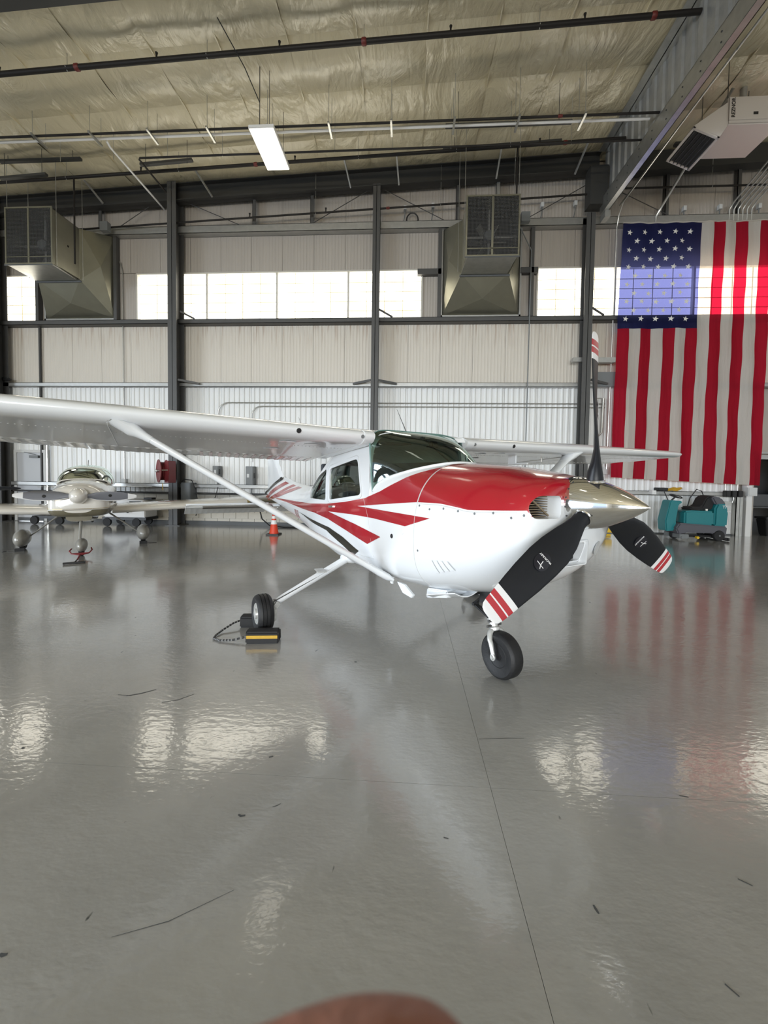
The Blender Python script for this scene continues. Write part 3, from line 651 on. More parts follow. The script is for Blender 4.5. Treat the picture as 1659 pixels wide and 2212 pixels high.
tag(O('grey_plate', M().box(5.46, 6.1, 12.24, 12.27, 4.30, 4.72), GREYP), 'plain grey plate on the girt left of the flag', 'plate')
tag(O('short_girt', M().box(4.72, 5.12, 12.1, 12.25, 4.98, 5.10).box(5.42, 5.9, 12.1, 12.25, 4.96, 5.10), GALVW), 'short galvanised girt stub crossing behind the raised propeller blade', 'beam')

# ---- electrical boxes low on the wall
def ebox(lab, x0, x1, z0, z1, mt=GREYP, handle=True, stem=True, y=12.2):
    t = thing('switch_box', lab, 'electrical box')
    O('box_body', M().box(x0, x1, y, WY - .04, z0, z1), mt, t, bevel=.008)
    O('box_cover', M().box(x0 + .02, x1 - .02, y - .012, y, z0 + .02, z1 - .02), mt, t, bevel=.004)
    if handle:
        O('lever', M().bar((x1 + .015, y + .05, (z0 + z1) / 2 - .08), (x1 + .02, y + .03, (z0 + z1) / 2 + .08), .02, .03), BLACKP, t)
        O('rating_plate', M().box(x0 + .05, x0 + .12, y - .016, y - .012, (z0 + z1) / 2 - .06, (z0 + z1) / 2 + .05), GREYL, t)
    if stem: O('stem', M().tube([((x0 + x1) / 2, 12.35, z0), ((x0 + x1) / 2, 12.35, z0 - .3)], .025, 8), GREYP, t)
    return t
ebox('small grey switch box on the wall right of the hose reel', -6.02, -5.83, 1.50, 1.85)
ebox('large grey safety switch box on the wall near the tail', -4.98, -4.73, 1.28, 1.85)
ebox('grey box low on the wall beside the wide column with cables looping over it', -6.98, -6.66, .78, 1.32, GREYP, False, False, 12.1)
t = thing('hanging_cable', 'black cable draped from the low girt to the floor right of the wide column', 'cable')
O('cord', M().tube([(-6.95, 12.1, 1.34), (-6.85, 12.05, 1.42), (-6.6, 12.05, 1.40), (-6.5, 12.1, 1.1), (-6.45, 12.15, .6), (-6.5, 12.1, .3)], .015, 6).tube([(-5.8, 12.1, 1.2), (-5.85, 12.05, .9), (-6.1, 12.1, .7)], .012, 6), BLACKP, t)
t = thing('hanging_cable', 'black cable sagging to the floor behind the traffic cone', 'cable')
O('cord', M().tube([(-4.5, 12.1, .55), (-4.4, 12.05, .25), (-4.15, 12.0, .06), (-3.7, 11.95, .02), (-2.9, 12.0, .02), (-2.5, 12.05, .04)], .02, 6), BLACKP, t)
tag(O('small_camera', M().box(-12.85, -12.70, 12.2, 12.3, 4.46, 4.56).box(-12.72, -12.62, 12.22, 12.28, 4.47, 4.53), BLACKP), 'small black camera on the girt at the far left', 'camera')
tag(O('outlet_box', M().box(7.08, 7.19, 12.14, 12.30, 1.18, 1.30).box(7.12, 7.15, 12.12, 12.14, 1.22, 1.26), WHITEM), 'white outlet box on the low girt above the spinner tip', 'outlet')
tag(O('black_charger', M().box(7.28, 7.56, 12.2, 12.42, 1.285, 1.38), BLACKP, bevel=.01), 'black charger block lying on the low girt under the flag', 'charger')
cc = M()
for k in range(5):
    cc.tube([(7.72 + .18 * cos(a) * (1 - k * .06) + .05 * k, 12.3 + .02 * k, 1.31 + .015 * k + .02 * sin(a * 2)) for a in [2 * pi * q / 16 for q in range(17)]], .011, 6)
tag(O('extension_lead', cc, YEL), 'coiled yellow extension cord lying on the low girt under the flag', 'cord')
for k in range(3):
    x = 9.20 + .17 * k
    t = thing('black_receptacle', 'black receptacle on the low girt by the white control box, %s of three' % ('left', 'middle', 'right')[k], 'outlet', (x, 0, 0), group='three black receptacles')
    O('receptacle_body', M().box(-.06, .06, 12.15, 12.30, 1.14, 1.32), BLACKP, t, bevel=.01)
    O('stem', M().tube([(0, 12.28, 1.32), (0, 12.28, 1.75)], .012, 6), GALVW, t)
tag(O('white_control_box', M().box(9.70, 9.96, 12.12, 12.28, 1.18, 1.42).box(9.72, 9.94, 12.105, 12.12, 1.20, 1.40), GREYL, bevel=.005), 'white control box at the right end of the low girt', 'electrical box')
t = thing('bell_box', 'small metal junction box on the wall right of the scrubber with its conduit', 'electrical box')
O('box', M().box(9.22, 9.40, 12.3, 12.44, .88, 1.0), GALV, t, bevel=.008)
O('conduit_stub', M().tube([(9.40, 12.36, .93), (9.46, 12.36, .96), (9.5, 12.36, 1.08), (9.49, 12.36, 1.15)], .014, 8), GALV, t)
tag(O('power_leads', M().tube([(7.42, 12.18, 1.30), (7.55, 12.16, 1.0), (7.7, 12.18, .75)], .012, 6).tube([(8.05, 12.16, .7), (8.12, 12.12, 1.1), (8.28, 12.1, 1.35), (8.42, 12.1, 1.30), (8.5, 12.1, 1.1), (8.46, 12.1, 1.02)], .014, 6), BLACKP), 'black cords hanging from the low girt behind the scrubber', 'cord')
tag(O('yellow_stool', M().box(5.60, 5.78, 11.7, 11.95, .10, .30).tube([(5.62, 11.75, .03), (5.76, 11.75, .03)], .03, 8).bar((5.66, 11.8, .3), (5.66, 11.9, .05), .03, .03), YPLA, bevel=.01), 'small yellow dolly on the floor seen behind the cowling chin', 'dolly')

# ---- hose reel on the wide column
R_ = thing('hose_reel', 'round dark red hose reel mounted on the wide left column', 'hose reel', (-7.10, 11.60, 1.66))
hx = (-.75, -.7, 0)
O('flange_disc', M().lathe([(.02, .0), (.30, .0), (.335, .015), (.335, .03), (.30, .02), (.02, .02)], (-.05, -.30, 0), hx, 28), REDREEL, R_, smooth=True)
O('flange_disc', M().lathe([(.02, .0), (.30, .0), (.335, -.015), (.335, .0), (.30, .02), (.02, .02)], (.0, -.06, 0), hx, 28), REDREEL, R_, smooth=True)
hh = M()
ax = Vector(hx).normalized(); e1 = Vector((0, 0, 1)); e2 = ax.cross(e1)
for k in range(5):
    c = Vector((0, -.08, 0)) + ax * (.03 + .04 * k)
    hh.tube([c + (e1 * cos(a) + e2 * sin(a)) * .25 for a in [2 * pi * q / 20 for q in range(21)]], .02, 6, caps=False)
O('hose', hh, REDREEL, R_, smooth=True)
O('hub_swivel', M().lathe([(.04, 0), (.05, .05), (.03, .08)], (-.07, -.32, 0), hx, 12).tube([(-.09, -.36, 0), (.06, -.4, .02), (.2, -.3, .03)], .018, 8), ALU, R_, smooth=True)
O('mount_arm', M().box(.10, .22, -.30, .08, -.34, .30), REDREEL, R_, bevel=.01)
O('guide_chain', M().tube([(-.02, -.2, -.36), (-.02, -.2, -.55)], .01, 6), YPLA, R_)

# ---- flag
FY = 12.08
def fy(x, z):
    return FY - .03 * sin(x * 5.3 + .4 * sin(z * 1.7)) * (.4 + .6 * (8.8 - z) / 7.3) - .018 * sin(x * 13 + z * .8) - .01 * sin(z * 6 + x * 3)
FX0, FX1, FT = 5.86, 9.97, 8.82
def fbot(x): return 1.66 - .18 * (x - FX0) / (FX1 - FX0)
def warp(x, z):      # the hanging cloth narrows and leans a little on its way down
    s = (8.82 - z) / 7.2
    return (x + .10 * (1 - s) * (1 - (x - FX0) / 4.1) - .006 * sin(z * 2.1), fy(x, z), z)
def cloth(xa, xb, za, zb, nx, nz, off=0):
    m = M()
    def zz(x, q): return za(x) + (zb - za(x)) * q if callable(za) else za + (zb - za) * q
    m.loft([[(lambda p: (p[0], p[1] + off, p[2]))(warp(xa + (xb - xa) * i / nx, zz(xa + (xb - xa) * i / nx, j / nz))) for i in range(nx + 1)] for j in range(nz + 1)], False, False)
    return m
FR_ = cloth_mat('flag_red', (.40, .018, .035), (.62, .012, .05)); FW_ = cloth_mat('flag_white', (.66, .64, .60), (.90, .80, .66)); FB_ = cloth_mat('flag_blue', (.010, .012, .045), (.20, .23, .60))
STARM = mat('flag_star', (.66, .65, .62), .8)
F = thing('hanging_flag', 'large red, white and blue flag with stars hanging on the back wall', 'flag')
sw = (FX1 - FX0) / 13; CZ = 5.90
for k in range(13):
    top = CZ if k < 7 else FT
    O('stripe', cloth(FX0 + sw * k, FX0 + sw * (k + 1), fbot, top, 5, 60 if k < 7 else 90), FR_ if k % 2 == 0 else FW_, F, smooth=True, fix=False)
O('canton', cloth(FX0, FX0 + sw * 7, CZ, FT, 30, 44), FB_, F, smooth=True, fix=False)
O('heading', M().tube([warp(FX0 + (FX1 + .1 - FX0) * i / 30, FT + .02) for i in range(31)], .022, 6), FW_, F)
cw = sw * 7; ch = FT - CZ
for r in range(11):
    for c in range(5 if r % 2 == 0 else 4):
        sx_ = FX0 + .20 + c * .42 + (0 if r % 2 == 0 else .21); sz_ = FT - .25 - r * .2405
        vs = []
        for q in range(10):
            a_ = pi / 2 + .18 + q * pi / 5; rr_ = .082 if q % 2 == 0 else .034
            p = warp(sx_ - rr_ * cos(a_), sz_ + rr_ * sin(a_)); vs.append((p[0], p[1] - .012, p[2]))
        p = warp(sx_, sz_)
        m = M(); m.add(vs + [(p[0], p[1] - .016, p[2])], [(q, (q + 1) % 10, 10) for q in range(10)])
        O('star', m, STARM, F, fix=False)

# ---- ride-on floor scrubber
S = thing('floor_scrubber', 'teal and grey ride-on floor scrubber parked under the flag', 'cleaning machine', (6.98, 11.15, 0))
def prof(poly, y0, y1, name, mt, bev=.02, lab=None): return O(name, M().prism(poly, lambda p, s: (p[0], y0 + s * (y1 - y0), p[1])), mt, S, bevel=bev, smooth=35, label=lab)
prof([(.03, .22), (.0, .5), (.10, .98), (.12, 1.06), (.42, 1.04), (.44, 1.0), (.34, .94), (.28, .5), (.33, .24)], .18, .55, 'front_column', TEAL, .03)
prof([(.28, .15), (.2, .3), (.3, .46), (1.52, .38), (1.50, .15), (1.46, .08), (1.35, .12), (1.1, .2), (.5, .2)], .05, .68, 'chassis', DGREY, .03)
prof([(.42, .42), (.42, .78), (.62, .80), (1.18, .78), (1.18, .40)], .06, .68, 'solution_tank', TEAL, .04)
prof([(1.18, .39), (1.19, .86), (1.26, 1.0), (1.50, .98), (1.54, .72), (1.52, .38)], .06, .68, 'recovery_tank', TEAL, .04)
prof([(1.22, .95), (1.1, 1.16), (1.2, 1.18), (1.36, 1.15), (1.47, 1.0), (1.49, .95)], .08, .66, 'tank_lid', DGREY, .04)
prof([(.62, .80), (.66, .88), (.92, .90), (1.02, 1.12), (1.12, 1.20), (1.26, 1.2), (1.2, .82)], .16, .60, 'seat', RUBBER2, .03)
O('steering_wheel', M().tube([(.36 + .13 * cos(a_), .36 + .16 * sin(a_), 1.16 + .05 * -cos(a_)) for a_ in [2 * pi * q / 24 for q in range(25)]], .014, 8, caps=False).tube([(.24, .36, 1.04), (.36, .36, 1.16)], .022, 8).bar((.26, .36, 1.19), (.46, .36, 1.12), .03, .02), BLACKP, S, smooth=True)
def wheel(x, y, r, w_, nm='wheel', hub=GREYP):
    o = O(nm, M().lathe([(r * .55, 0), (r * .92, 0), (r, w_ * .2), (r, w_ * .8), (r * .92, w_), (r * .55, w_)], (x, y, r), (0, 1, 0), 24), RUBBER2, S, smooth=True)
    O('hub', M().lathe([(r * .55, .01), (r * .2, .02), (r * .15, -.01), (.01, -.015)], (x, y, r), (0, 1, 0), 16), hub, o, smooth=True)
wheel(1.30, .02, .14, .1); wheel(1.30, .60, .14, .1); wheel(.36, .32, .12, .1, hub=ALU)
O('scrub_head', M().box(.28, .52, .02, .7, .05, .16).tube([(.34, 0, .08), (.34, .1, .08)], .04, 10), GREYP, S, bevel=.01)
O('guard_roller', M().tube([(.74, .0, .08), (.74, .08, .08)], .035, 12), YPLA, S)
O('squeegee', M().bar((1.40, .1, .08), (1.50, .0, .05), .05, .05).box(1.47, 1.51, -.04, .76, .01, .09).bar((.5, .2, .1), (1.3, .2, .1), .06, .05), RUBBER2, S)
O('hose_hook', M().tube([(1.52, .1, .78), (1.58, .08, .78), (1.6, .08, .74)], .012, 6), WHITEM, S)
O('drain_cap', M().box(.93, .98, .035, .06, .80, .85), CREAM, S)
text('lettering', 'T7', .10, (1.42, .052, .90), (radians(90), 0, 0), WHITEM, S)

# ---- traffic cone, ground power cart, dolly
c = thing('traffic_cone', 'orange traffic cone with white collar behind the wing strut', 'traffic cone', (-3.53, 10.55, 0))
O('cone_base', M().box(-.17, .17, -.17, .17, 0, .035), BLACKP, c, bevel=.01)
O('cone_body', M().lathe([(.125, .03), (.10, .16), (.082, .28), (.062, .40), (.045, .52), (.03, .62), (.026, .64)], n=24), ORANGE, c, smooth=True)
O('reflective_collar', M().lathe([(.084, .28), (.066, .39)], n=24, caps=False), CONEW, c, smooth=True)
O('reflective_collar', M().lathe([(.060, .43), (.048, .50)], n=24, caps=False), CONEW, c, smooth=True)
G = thing('ground_power_cart', 'white wheeled ground power cart with black cables behind the cream aircraft', 'cart', (-9.15, 11.5, 0))
O('cart_body', M().prism([(.15, .28), (.12, .62), (.42, .80), (1.35, .80), (1.42, .74), (1.42, .28)], lambda p, s: (p[0], s * .6, p[1])), WHITEM, G, bevel=.02)
O('cart_frame', M().box(.1, 1.45, 0, .6, .2, .28), BLACKP, G)
for x, y in ((.25, 0), (1.15, 0), (.25, .56), (1.15, .56)): O('wheel', M().lathe([(.02, 0), (.12, 0), (.13, .03), (.12, .07), (.02, .07)], (x, y - .02, .13), (0, 1, 0), 16), RUBBER2, G, smooth=True)
cb = M()
for k in range(6): cb.tube([(.15 + .4 * q / 10 * 2, -.03 - .01 * k, .46 + .03 * k + .16 * sin(pi * q / 10 + k * .3)) for q in range(11)], .02, 6)
O('power_cable', cb, BLACKP, G, smooth=True)
O('control_panel', M().box(.95, 1.3, -.01, 0, .62, .76), BLACKP, G)
O('tow_handle', M().bar((.1, .3, .3), (-.35, .3, .75), .03, .03).bar((-.35, .15, .75), (-.35, .45, .75), .03, .03).box(1.25, 1.5, .2, .4, .80, .86), BLACKP, G)
g2 = thing('low_equipment_dolly', 'low black equipment dolly on small wheels behind the left wing of the cream aircraft', 'dolly', (-10.9, 11.8, 0))
O('deck', M().box(-.45, .55, -.2, .2, .18, .26), BLACKP, g2)
for x in (-.35, .45): O('wheel', M().lathe([(.02, 0), (.12, 0), (.13, .03), (.12, .07), (.02, .07)], (x, -.25, .13), (0, 1, 0), 16), RUBBER2, g2, smooth=True)
# ---- chips and scuffs on the floor


# ---- scuffs, chips and tyre marks stuck to the floor coating
def mark(pts, w_, name='scuff_mark'):
    m = M(); n = len(pts); L_ = []; R2_ = []
    for i, p in enumerate(pts):
        a = Vector(pts[max(i - 1, 0)]); b = Vector(pts[min(i + 1, n - 1)]); d = (b - a).normalized(); nn_ = Vector((-d.y, d.x)); ww = w_ * (.25 + .75 * sin(pi * (i + .5) / n))
        L_.append((p[0] + nn_.x * ww, p[1] + nn_.y * ww, .0012)); R2_.append((p[0] - nn_.x * ww, p[1] - nn_.y * ww, .0012))
    m.loft([L_, R2_], False, False)
    return O(name, m, BASEM, fl, fix=False)
for pts, w_ in (([(-.745, 1.75), (-.73, 1.742), (-.712, 1.748)], .006), ([(-.605, 1.803), (-.59, 1.81), (-.572, 1.825)], .002), ([(.70, 1.46), (.702, 1.446), (.706, 1.43)], .005),
               ([(-1.28, 1.17), (-1.265, 1.167), (-1.255, 1.172)], .006), ([(-1.93, 2.66), (-1.85, 2.70), (-1.78, 2.76)], .006), ([(-2.0, 2.67), (-1.9, 2.665)], .003), ([(-1.64, 2.60), (-1.55, 2.64), (-1.48, 2.72)], .004),
               ([(-2.14, 2.10), (-2.12, 2.095)], .008), ([(-.735, 2.13), (-.715, 2.14)], .007), ([(1.36, 2.02), (1.4, 2.012)], .004), ([(1.31, 1.60), (1.345, 1.575)], .003), ([(.18, 1.70), (.2, 1.695)], .003),
               ([(-.42, 3.32), (-.40, 3.315)], .012), ([(-.96, 1.24), (-.80, 1.30), (-.62, 1.42)], .0012), ([(.45, 2.38), (.60, 2.40), (.72, 2.41)], .0018), ([(.75, 1.10), (.82, 1.05), (.88, 1.02)], .002), ([(1.0, 1.25), (1.02, 1.22)], .003)):
    mark(pts, w_)

# ================================================================= THE RED AND WHITE HIGH-WING AIRCRAFT
# fuselage sections: x, zb, zm, zt, w, nt, nb
SEC=[(-.405,1.22,1.39,1.53,.26,2.6,2.2),(-.43,1.10,1.33,1.55,.36,2.6,2.2),(-.47,1.00,1.28,1.565,.425,2.5,2.2),(-.55,.90,1.24,1.585,.465,2.5,2.2),
(-.70,.80,1.18,1.61,.50,2.4,2.3),(-.9,.72,1.14,1.64,.53,2.4,2.4),(-1.2,.65,1.10,1.665,.55,2.4,2.6),(-1.47,.60,1.08,1.68,.56,2.5,2.8),
(-1.8,.57,1.08,1.69,.565,3.0,3.0),(-2.2,.55,1.08,1.69,.57,4.2,3.2)]
CAB=[(-2.2,.55,1.08,1.99,.57,7,3.2),(-2.6,.535,1.08,1.99,.575,7,3.2),(-3.1,.54,1.08,1.93,.57,6.5,3.2),(-3.5,.57,1.08,1.80,.552,5.0,3.0),(-3.8,.605,1.08,1.68,.53,4.0,2.9),(-4.2,.65,1.09,1.52,.475,3.0,2.8)]
TAIL=[(-4.2,.65,1.09,1.52,.475,3.0,2.8),(-4.6,.70,1.10,1.43,.41,2.5,2.6),(-5.2,.77,1.11,1.385,.335,1.75,2.4),(-6.0,.86,1.12,1.43,.25,1.25,2.3),(-7.0,.96,1.13,1.54,.16,1.05,2.2),(-8.05,1.04,1.14,1.55,.06,1,2)]
def itp(T,x):
    # piecewise, monotone cubic on decreasing x
    n=len(T)
    if x>=T[0][0]:return T[0][1:]
    if x<=T[-1][0]:return T[-1][1:]
    for i in range(n-1):
        if T[i][0]>=x>=T[i+1][0]:break
    out=[]
    h=T[i+1][0]-T[i][0];s=(x-T[i][0])/h
    for k in range(1,7):
        d=(T[i+1][k]-T[i][k])/h
        def slope(j):
            if j==0:return (T[1][k]-T[0][k])/(T[1][0]-T[0][0])
            if j==n-1:return (T[n-1][k]-T[n-2][k])/(T[n-1][0]-T[n-2][0])
            a=(T[j][k]-T[j-1][k])/(T[j][0]-T[j-1][0]);b=(T[j+1][k]-T[j][k])/(T[j+1][0]-T[j][0])
            return 0 if a*b<=0 else 2*a*b/(a+b)
        m0=slope(i)*h;m1=slope(i+1)*h
        out.append((2*s**3-3*s*s+1)*T[i][k]+(s**3-2*s*s+s)*m0+(-2*s**3+3*s*s)*T[i+1][k]+(s**3-s*s)*m1)
    return out
def tab(x): return SEC if x>-2.2 else (CAB if x>-4.2 else TAIL)
def sideY(x,z,T=None):
    zb,zm,zt,w,nt,nb=itp(T or tab(x),x)
    if z>=zm:
        u=min(1,(z-zm)/(zt-zm));n=nt
    else:
        u=min(1,(zm-z)/(zm-zb));n=nb
    return w*max(0,1-u**n)**(1/n)

P = thing('high_wing_aircraft', 'red and white high-wing aircraft with three black propeller blades and chrome spinner', 'airplane', (1.3220, 2.2943, 0), -0.988595)
def ring(T, x, n=48, s=0.0):
    zb, zm, zt, w_, nt_, nb_ = itp(T, x); out = []
    for k in range(n):
        t = 2 * pi * (k + .5) / n; c_, s_ = cos(t), sin(t); e = nt_ if s_ > 0 else nb_
        out.append((x, (w_ - s) * (1 if c_ > 0 else -1) * abs(c_) ** (2 / e), zm + ((zt - zm - s) if s_ > 0 else (zm - zb - s)) * (1 if s_ > 0 else -1) * abs(s_) ** (2 / e)))
    return out
def lin(a, b, n): return [a + (b - a) * i / n for i in range(n + 1)]
def boolean(o, cutters):
    for c in cutters:
        md = o.modifiers.new('b', 'BOOLEAN'); md.operation = 'DIFFERENCE'; md.solver = 'EXACT'; md.object = c
    dg = bpy.context.evaluated_depsgraph_get(); dg.update()
    me = bpy.data.meshes.new_from_object(o.evaluated_get(dg)); o.modifiers.clear(); o.data = me
    for c in cutters: bpy.data.objects.remove(c)
    me.polygons.foreach_set('use_smooth', [True] * len(me.polygons))
    try: me.set_sharp_from_angle(angle=radians(35))
    except Exception: pass
def roundpoly(pts, r, n=5):
    out = []; k = len(pts)
    for i in range(k):
        a, b, c = Vector(pts[i - 1]), Vector(pts[i]), Vector(pts[(i + 1) % k]); rr = r[i] if isinstance(r, (list, tuple)) else r
        d1 = (a - b); d2 = (c - b); q = min(rr, d1.length * .48, d2.length * .48); p1 = b + d1.normalized() * q; p2 = b + d2.normalized() * q
        for j in range(n + 1):
            t = j / n; out.append(tuple((1 - t) ** 2 * p1 + 2 * t * (1 - t) * b + t * t * p2))
    return out
def cutprism(poly, y0, y1):
    o = link('cut', mesh('cut', M().prism(poly, lambda p, s: (p[0], y0 + s * (y1 - y0), p[1])), WHITE)); return o

# cowling with cut air inlets, hollow
LINE = [(-.405, 1.298), (-.442, 1.302), (-.466, 1.36), (-.635, 1.349), (-.883, 1.334), (-1.033, 1.349), (-1.193, 1.361), (-1.47, 1.354)]
def line_z(x):
    for (xa, za), (xb, zb_) in zip(LINE, LINE[1:]):
        if xa >= x >= xb: return za + (zb_ - za) * (x - xa) / (xb - xa)
    return LINE[-1][1] if x < -1 else LINE[0][1]
def skin_pt(T, x, t, off):
    zb, zm, zt, w_, nt_, nb_ = itp(T, x); c_, s_ = cos(t), sin(t); e = nt_ if s_ > 0 else nb_; hz = (zt - zm) if s_ > 0 else (zm - zb)
    y = w_ * (1 if c_ > 0 else -1) * abs(c_) ** (2 / e); z = zm + hz * (1 if s_ > 0 else -1) * abs(s_) ** (2 / e)
    n_ = Vector((0, (1 if c_ > 0 else -1) * abs(y / w_) ** (e - 1) / w_, (1 if s_ > 0 else -1) * abs((z - zm) / hz) ** (e - 1) / hz)).normalized()
    return Vector((x, y, z)) + n_ * off
def t_of_z(T, x, z):
    zb, zm, zt, w_, nt_, nb_ = itp(T, x); u = min(1, max(0, (z - zm) / (zt - zm))); return math.asin(u ** (nt_ / 2))
m = M(); xs_ = [-.405, -.417, -.43, -.45, -.47, -.51, -.55, -.62, -.70] + lin(-.78, -1.455, 12)
NU, NL = 40, 40; N = 56; rings = []
for x in xs_:
    t0 = t_of_z(SEC, x, line_z(x))
    rings.append([skin_pt(SEC, x, t0 + (pi - 2 * t0) * k / NU, 0) for k in range(NU)] + [skin_pt(SEC, x, pi - t0 + (pi + 2 * t0) * k / NL, 0) for k in range(NL)])
n_ = NU + NL
m.loft(rings, True, False)
for q in range(len(m.m)): m.m[q] = 1 if (q % n_) < NU else 0
m.f.append(tuple(range(NU + 1))); m.m.append(1); m.f.append(tuple([NU] + list(range(NU + 1, n_)) + [0])); m.m.append(0)
b0 = (len(rings) - 1) * n_; m.f.append(tuple(b0 + k for k in range(n_))); m.m.append(0)
cow = O('cowling', m, [WHITE, RED], None, smooth=35)
cuts = []
for s in (-1, 1):
    cuts.append(link('cut', mesh('cut', M().prism(roundpoly([(.19, 1.31), (.395, 1.31), (.415, 1.38), (.36, 1.45), (.19, 1.45)], .04), lambda p, q: (-.30 - .34 * q, s * p[0], p[1])), WHITE)))
cuts.append(link('cut', mesh('cut', M().prism(roundpoly([(-.16, 1.02), (.08, 1.02), (.08, 1.145), (-.16, 1.145)], .02), lambda p, q: (-.30 - .34 * q, p[0], p[1])), WHITE)))
boolean(cow, cuts); cow.parent = P
# baffles and fins behind the inlets
for s in (-1, 1):
    b_ = O('cylinder_baffle', M().box(-.638, -.62, *sorted((s * .20, s * .395)), 1.315, 1.45), BAFFLE, cow)
    f_ = M()
    for k in range(9): f_.box(-.62, -.50, *sorted((s * .195, s * (.40 if k < 6 else .36))), 1.313 + .0155 * k, 1.318 + .0155 * k)
    f_.bar((-.49, s * .20, 1.32), (-.49, s * .38, 1.44), .010, .010)
    O('cooling_fin', f_, BAFFLE, cow)
    
O('intake_duct', M().box(-.63, -.50, -.157, .077, 1.023, 1.142), DARKIN, cow)
lip = M(); q_ = roundpoly([(-.18, .995), (.105, .995), (.105, 1.165), (-.18, 1.165)], .02)
rg = []
for dx, ex in ((.012, 1), (.020, .95), (.020, .88), (-.03, .86)):
    rg.append([(-.425 + dx - .07 * max(0, (1.12 - z)) , -.04 + (y + .04) * ex, 1.08 + (z - 1.08) * ex) for y, z in q_])
O('intake_lip', lip.loft(rg, True, False), WHITE, cow, smooth=50)
for s in (-1, 1):
    O('landing_light_recess', M().lathe([(.05, 0), (.04, -.01), (.005, -.015)], (-.438, s * .245, 1.09), (1, s * .35, -.25), 20), GREYL, cow, smooth=True)

def conform(poly, side, off, dy=.05, T=None, fin=None):
    """cut a polygon given in side view into small faces and lay it on the fuselage skin"""
    bm = bmesh.new(); vs = [bm.verts.new((x, 0, z)) for x, z in poly]; f_ = bm.faces.new(vs)
    x0_, x1_ = min(p[0] for p in poly), max(p[0] for p in poly); z0_, z1_ = min(p[1] for p in poly), max(p[1] for p in poly)
    def cutp(co, no):
        bmesh.ops.bisect_plane(bm, geom=bm.verts[:] + bm.edges[:] + bm.faces[:], plane_co=co, plane_no=no, dist=1e-6)
    k = math.floor(x0_ / dy) + 1
    while k * dy < x1_: cutp((k * dy, 0, 0), (1, 0, 0)); k += 1
    k = math.floor(z0_ / .02) + 1
    while k * .02 < z1_: cutp((0, 0, k * .02), (0, 0, 1)); k += 1
    bmesh.ops.triangulate(bm, faces=[f for f in bm.faces if len(f.verts) > 4])
    m = M(); idx = {v: i for i, v in enumerate(bm.verts)}
    for v in bm.verts:
        x, z = v.co.x, v.co.z
        if fin: y = fin(x, z) + off; n_ = Vector((0, 1, 0)); p = Vector((x, side * y, z))
        else:
            y = sideY(x, z, T); e = .004
            gz = (sideY(x, z + e, T) - sideY(x, z - e, T)) / (2 * e); gx = (sideY(min(x + e, -.41), z, T) - sideY(x - e, z, T)) / (2 * e)
            n_ = Vector((-gx, 1, -max(-6, min(6, gz)))).normalized(); p = Vector((x, y, z)) + n_ * off; p.y *= side
        m.v.append(tuple(p))
    for f in bm.faces: m.f.append(tuple(idx[v] for v in f.verts)); m.m.append(0)
    bm.free(); return m

# fuselage: forward deck, cabin shell with real window openings, tail cone
m = M(); m.loft([ring(SEC, x, N) for x in lin(-1.458, -2.2, 14)], True, True)
deck = O('forward_fuselage', m, WHITE, P, smooth=35)
m = M(); xs2 = lin(-2.2, -4.2, 30)
m.loft([ring(CAB, x, N) for x in xs2], True, False); m.loft([ring(CAB, x, N, .03) for x in reversed(xs2)], True, False)
nO = len(xs2) * N
for j in range(N):
    k = (j + 1) % N
    m.f.append(((len(xs2) - 1) * N + j, (len(xs2) - 1) * N + k, nO + k, nO + j)); m.m.append(0)
    m.f.append((k, j, nO + (len(xs2) - 1) * N + j, nO + (len(xs2) - 1) * N + k)); m.m.append(0)
cab = O('cabin_fuselage', m, [WHITE], None, smooth=35)
doorwin = roundpoly([(-3.19, 1.64), (-2.455, 1.735), (-2.365, 1.375), (-3.19, 1.283)], .06)
rearwin = roundpoly([(-3.315, 1.645), (-3.315, 1.272), (-4.05, 1.262), (-4.08, 1.38), (-3.72, 1.55)], [.05, .04, .12, .1, .15])
boolean(cab, [cutprism(doorwin, -1, 1), cutprism(rearwin, -1, 1)]); cab.parent = P
m = M(); m.loft([ring(TAIL, x, N) for x in lin(-4.2, -8.05, 30)], True, True)
O('tail_cone', m, WHITE, P, smooth=35)
# window panes, a few millimetres inside the skin
for s in (-1, 1):
    g1 = O('side_window', conform(roundpoly([(-3.20, 1.65), (-2.45, 1.745), (-2.355, 1.365), (-3.2, 1.273)], .06), s, -.018, .1, CAB), GLASS, P, smooth=True)
    g2_ = O('rear_window', conform(rearwin, s, -.018, .1, CAB), GLASS, P, smooth=True)
    for nm, poly, par in (('window_frame', doorwin, g1),):
        big = roundpoly([(-3.235, 1.675), (-2.43, 1.775), (-2.325, 1.345), (-3.235, 1.245)], .08)
        # thin raised seal
        ms = M(); pts = []
        for k in range(len(big) + 1):
            x, z = big[k % len(big)]; pts.append((x, s * (sideY(x, z, CAB) + .001), z))
        ms.tube(pts, .0035, 5, caps=False); O('window_seal', ms, GREYL, par)
